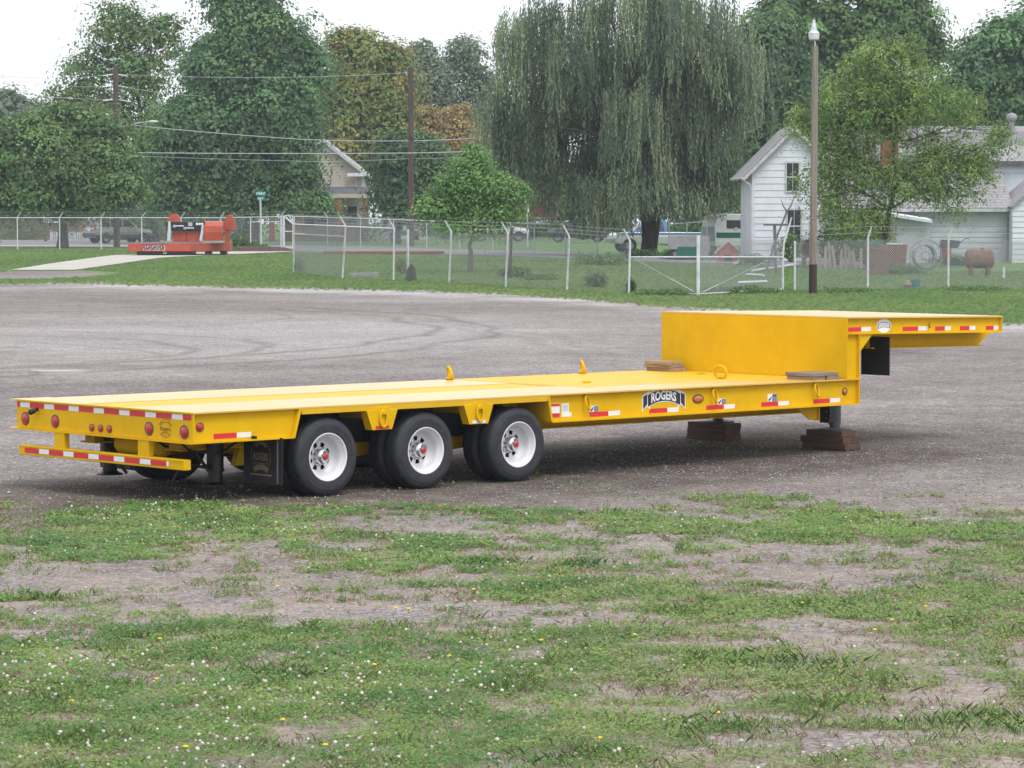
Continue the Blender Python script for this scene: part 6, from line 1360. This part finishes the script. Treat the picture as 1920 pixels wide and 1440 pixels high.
# grass blades, in tufts
def blades(name, label, x, y, h, w, col, lean=.5, seed=1, tri=True):
    n = len(x); z = ground_z(x, y); a = rg.uniform(0, 2 * math.pi, n); ln = np.abs(rg.normal(0, lean, n)); dx, dy = np.cos(a), np.sin(a); sx, sy = -dy * w, dx * w
    B = np.stack([x, y, z], 1); t = np.stack([x + dx * h * ln, y + dy * h * ln, z + h], 1); m = np.stack([x + dx * h * ln * .3, y + dy * h * ln * .3, z + h * .55], 1); S = np.stack([sx, sy, 0 * x], 1)
    V = np.stack([B - S, B + S, m + S * .8, t, m - S * .8], 1).reshape(-1, 3)
    F = np.arange(n * 5, dtype=np.int32).reshape(-1, 5)
    o = link(name, np_mesh(name, V, F, M['grassm'], np.repeat(col, 5, 0))); tag(o, label, 'grass', kind='stuff'); print(name, n); return o
x, y = scatter(320000, pad=2.0); c = cover_at(x, y); tuft = fbm(x, y, .28, 88, 2)
keep = rg.random(len(x)) < np.clip((c - .34) / .3, 0, 1) * np.clip((tuft - .42) * 5, 0.04, 1) * np.clip(1.2 - (y - 15) / 24, .3, 1); x, y, c, tuft = x[keep], y[keep], c[keep], tuft[keep]; n = len(x)
h = (.022 + .06 * np.clip((tuft - .45) * 2.2, 0, 1)) * rg.uniform(.5, 1.3, n); w = .0022 * (1 + (y - 15) * .07)
col = np.array([.15, .29, .085]) + (np.array([.30, .39, .14]) - np.array([.15, .29, .085])) * rg.random((n, 1)); col *= rg.uniform(.65, 1.2, (n, 1)); col[rg.random(n) < .08] = (.26, .22, .10)
blades('grass', 'green grass tufts standing in the worn turf', x, y, h, w, col)
# taller dark weeds tufts, singled out from the photo
tx, ty, th_, tc = [], [], [], []
for (u, v, r_, hh, nn, cc) in [(915, 1060, .16, .13, 260, 0), (520, 1265, .2, .12, 320, 0), (1090, 1062, .16, .12, 260, 0), (430, 1100, .18, .08, 200, 0), (340, 1225, .22, .1, 240, 0), (1430, 1098, .13, .06, 200, 0), (1540, 1145, .25, .11, 300, 0), (1480, 1250, .28, .13, 420, 0), (1120, 1118, .22, .09, 300, 1), (1320, 1150, .24, .1, 300, 1), (1360, 1370, .22, .12, 320, 0), (1870, 1360, .35, .13, 420, 0), (1060, 1430, .25, .11, 300, 0), (700, 1010, .2, .09, 200, 1), (1000, 892, .06, .16, 40, 1), (945, 905, .2, .05, 120, 0), (1090, 905, .2, .06, 120, 0), (1200, 935, .3, .07, 200, 1), (640, 1185, .2, .07, 60, 2), (400, 1165, .2, .07, 60, 2), (505, 1160, .2, .07, 60, 2), (860, 1115, .22, .07, 200, 2), (1260, 1300, .3, .09, 260, 2), (1640, 1300, .3, .09, 200, 2), (1720, 1085, .3, .07, 200, 0), (1840, 1000, .5, .1, 420, 0), (1560, 1010, .4, .09, 300, 0), (60, 1070, .2, .07, 120, 0), (160, 960, .4, .07, 200, 0)]:
    g0 = G(u, v); q = rg.normal(size=(nn, 2)) * r_ * .8; tx += list(g0.x + q[:, 0]); ty += list(g0.y + q[:, 1]); th_ += list(hh * .55 * rg.uniform(.35, 1.1, nn))
    base = np.array([(.15, .31, .09), (.25, .34, .11), (.33, .28, .17)][cc]); tc += list(base * rg.uniform(.7, 1.2, (nn, 1)))
tx, ty, th_ = np.array(tx), np.array(ty), np.array(th_)
blades('tall_grass', 'taller grass and weed tufts scattered over the foreground', tx, ty, th_, .0013 + 0 * tx, np.array(tc), .7)
# dead straw and rusty plantain on the bare patches
x, y = scatter(210000); c = cover_at(x, y); dry = fbm(x, y, .9, 95)
keep = rg.random(len(x)) < np.clip((c - .12) / .25, 0, 1) * np.clip((.62 - c) / .2, 0.04, 1) * np.clip((dry - .36) * 6, .12, 1); x, y = x[keep], y[keep]; n = len(x)
col = np.array([.32, .20, .12]) + (np.array([.46, .36, .24]) - np.array([.32, .20, .12])) * rg.random((n, 1)); col *= rg.uniform(.6, 1.15, (n, 1))
blades('dry_grass', 'dead straw-brown grass on the bare gravel patches', x, y, rg.uniform(.012, .04, n), .0026 + 0 * x, col, 1.1)
# clover flowers: small rough balls on stalks
x, y = scatter(22000, pad=2.0); c = cover_at(x, y); fl = fbm(x, y, 1.3, 101)
u_ = 960 + x / y * FPX
keep = rg.random(len(x)) < np.clip((c - .42) / .3, 0, 1) * np.clip((fl - .40) * 5, 0.2, 1) * np.where(y < 19.5, 1, .45) * np.where(u_ < 1020, .62, .2); x, y = x[keep], y[keep]; n = len(x)
ico = np.array([(0, 0, 1), (.89, 0, .45), (.28, .85, .45), (-.72, .53, .45), (-.72, -.53, .45), (.28, -.85, .45), (.72, .53, -.45), (-.28, .85, -.45), (-.89, 0, -.45), (-.28, -.85, -.45), (.72, -.53, -.45), (0, 0, -1)])
icf = np.array([(0, 1, 2), (0, 2, 3), (0, 3, 4), (0, 4, 5), (0, 5, 1), (1, 6, 2), (2, 7, 3), (3, 8, 4), (4, 9, 5), (5, 10, 1), (6, 7, 2), (7, 8, 3), (8, 9, 4), (9, 10, 5), (10, 6, 1), (11, 7, 6), (11, 8, 7), (11, 9, 8), (11, 10, 9), (11, 6, 10)])
def balls(name, label, cat, x, y, z, r, col, sq=.9):
    n = len(x); jit = rg.uniform(.78, 1.2, (n, 12, 1)); V = ico[None] * jit * r[:, None, None] * np.array([1, 1, sq]) + np.stack([x, y, z], 1)[:, None]
    F = (icf[None] + (np.arange(n) * 12)[:, None, None]).reshape(-1, 3); o = link(name, np_mesh(name, V.reshape(-1, 3), F, M['grassm'], np.repeat(col, 12, 0))); tag(o, label, cat, kind='stuff'); print(name, n); return o
col = np.array([.80, .76, .72]) * rg.uniform(.6, 1.15, (n, 1)); col[rg.random(n) < .12] = (.34, .22, .13)
balls('clover_flowers', 'scattered white clover flower heads in the foreground turf', 'flowers', x, y, ground_z(x, y) + rg.uniform(.04, .07, n), rg.uniform(.007, .0125, n), col)
# dandelion-like yellow flowers: few enough to count
dm = MB(); dm.lathe([(1e-3, .030), (.010, .028), (.016, .033), (.012, .040), (1e-3, .042)], 10, 'z'); dmm = dm.mesh('flower_head', plain('yellow_petals', (.72, .50, .015), .6))
sm_ = MB().tube([(0, 0, 0), (.002, 0, .03)], .0018, 5).mesh('stem', M['dgreen'])
for q, (u, v) in enumerate([(300, 1204), (404, 1228), (293, 1285), (134, 1325), (348, 1408), (742, 1148), (766, 1150), (702, 1258), (690, 1278), (842, 1238), (888, 1112), (1190, 1200), (1505, 1140), (1708, 1140), (1672, 1173), (1640, 1190), (1346, 1348), (1126, 1399), (1015, 1207), (520, 1107), (1734, 1147), (610, 1405), (530, 1354)]):
    p = G(u, v); p.z = float(ground_z(p.x, p.y)); o = thing('yellow_flower', 'single yellow dandelion-like flower in the foreground turf', 'flower', p, 0, 'yellow flowers in the turf'); link('stem', sm_, o); link('flower_head', dmm, o)
# loose stones on the bare ground
x, y = scatter(52000, 14.2, 42, 1.6); c = cover_at(x, y); keep = rg.random(len(x)) < np.clip((.55 - c) / .25, 0, 1) * .55; x, y = x[keep], y[keep]; n = len(x)
tone = rg.uniform(.22, .55, (n, 1)); col = tone * np.array([1, .965, .97]); r = rg.uniform(.004, .011, n) * np.where(rg.random(n) < .02, 2.2, 1)
oct_ = np.array([(1, 0, 0), (0, 1, 0), (-1, 0, 0), (0, -1, 0), (0, 0, .6), (0, 0, -.6)]); of = np.array([(0, 1, 4), (1, 2, 4), (2, 3, 4), (3, 0, 4), (1, 0, 5), (2, 1, 5), (3, 2, 5), (0, 3, 5)])
jit = rg.uniform(.6, 1.3, (n, 6, 1)); V = oct_[None] * jit * r[:, None, None] + np.stack([x, y, ground_z(x, y) + r * .25], 1)[:, None]
ms, ntS, bS = new_mat('loose_stone'); aS = N(ntS, 'ShaderNodeAttribute'); aS.attribute_name = 'Col'; ntS.links.new(aS.outputs['Color'], bS.inputs['Base Color']); bS.inputs['Roughness'].default_value = .9
o = link('gravel', np_mesh('gravel', V.reshape(-1, 3), (of[None] + (np.arange(n) * 6)[:, None, None]).reshape(-1, 3), ms, np.repeat(col, 6, 0))); tag(o, 'loose grey gravel chips strewn over the bare ground', 'gravel', kind='stuff'); print('stones', n)
# rough lawn tufts beyond the yard, left free of the drive, the road and the mulch bed
n = 190000; y = rg.uniform(72, 172, n); x = rg.uniform(-1, 1, n) * (y * .1646 + 4); e = far_edge(x)
zz = tz(y); dep = y * _c - (zz - CAMH) * _s; uu = 960 + FPX * x / dep; vv = 720 - FPX * (y * _s + (zz - CAMH) * _c) / dep
keep = (y > e - 2.5 * rg.random(n) ** 2) & (rg.random(n) < np.clip(1.25 - (y - e) / 70, .45, 1))
vl = np.array([471, 479, 490, 507]); keep &= ~((uu > np.interp(vv, vl, [470, 215, 130, 20]) - 8) & (uu < np.interp(vv, np.array([472, 484, 495, 507]), [560, 300, 225, 140]) + 10) & (vv < 510))
keep &= vv > np.interp(uu, [-200, 300, 560, 800, 1050, 1300, 1700], [465, 466, 475, 480, 487, 497, 509])
keep &= ~((np.abs(uu - 468) < 100) & (vv < 474)); gm_ = G(70, 515); keep &= ~((np.hypot(x - gm_.x, (y - gm_.y) * .5) + (fbm(x, y, 2.5, 135) - .5) * 2 < 2.8) & (x < G(185, 515).x + fbm(x, y, 1.5, 137)))
x, y = x[keep], y[keep]; n = len(x)
tt = fbm(x, y, 4, 131)[:, None]; col = np.array([.12, .23, .075]) * (1 - tt) + np.array([.24, .31, .12]) * tt; col = col * rg.uniform(.75, 1.25, (n, 1)); col[rg.random(n) < .03] = (.27, .25, .14)
V0 = np.stack([x, y, tz(y)], 1); hh = rg.uniform(.02, .07, n)[:, None]; ww = rg.uniform(.03, .08, n)[:, None]; ax_ = np.stack([np.ones(n), rg.normal(0, .3, n), np.zeros(n)], 1)
V = np.stack([V0 - ax_ * ww, V0 + ax_ * ww, V0 + ax_ * ww * .4 + np.array([0, 0, 1]) * hh, V0 - ax_ * ww * .5 + np.array([0, 0, 1]) * hh * .8], 1)
o = link('lawn_grass', np_mesh('lawn_grass', V.reshape(-1, 3), quadsF(n), M['grassm'], np.repeat(col, 4, 0))); tag(o, 'uneven mown grass of the lawns beyond the gravel yard', 'grass', kind='stuff')
# ------------------------------------------------------------------ thin moist air over the whole place
hz = MB().box(-460, 460, -60, 730, -2, 34).build('haze', bpy.data.materials.new('haze'), None); tag(hz, 'thin pale haze in the air', 'haze', kind='stuff')
hm = hz.data.materials[0]; hm.use_nodes = True; hn = hm.node_tree; hn.nodes.clear()
ho = hn.nodes.new('ShaderNodeOutputMaterial'); hv = hn.nodes.new('ShaderNodeVolumePrincipled'); hv.inputs['Color'].default_value = (.80, .88, 1, 1); hv.inputs['Density'].default_value = .00032; hv.inputs['Anisotropy'].default_value = .0
hn.links.new(hv.outputs[0], ho.inputs['Volume'])
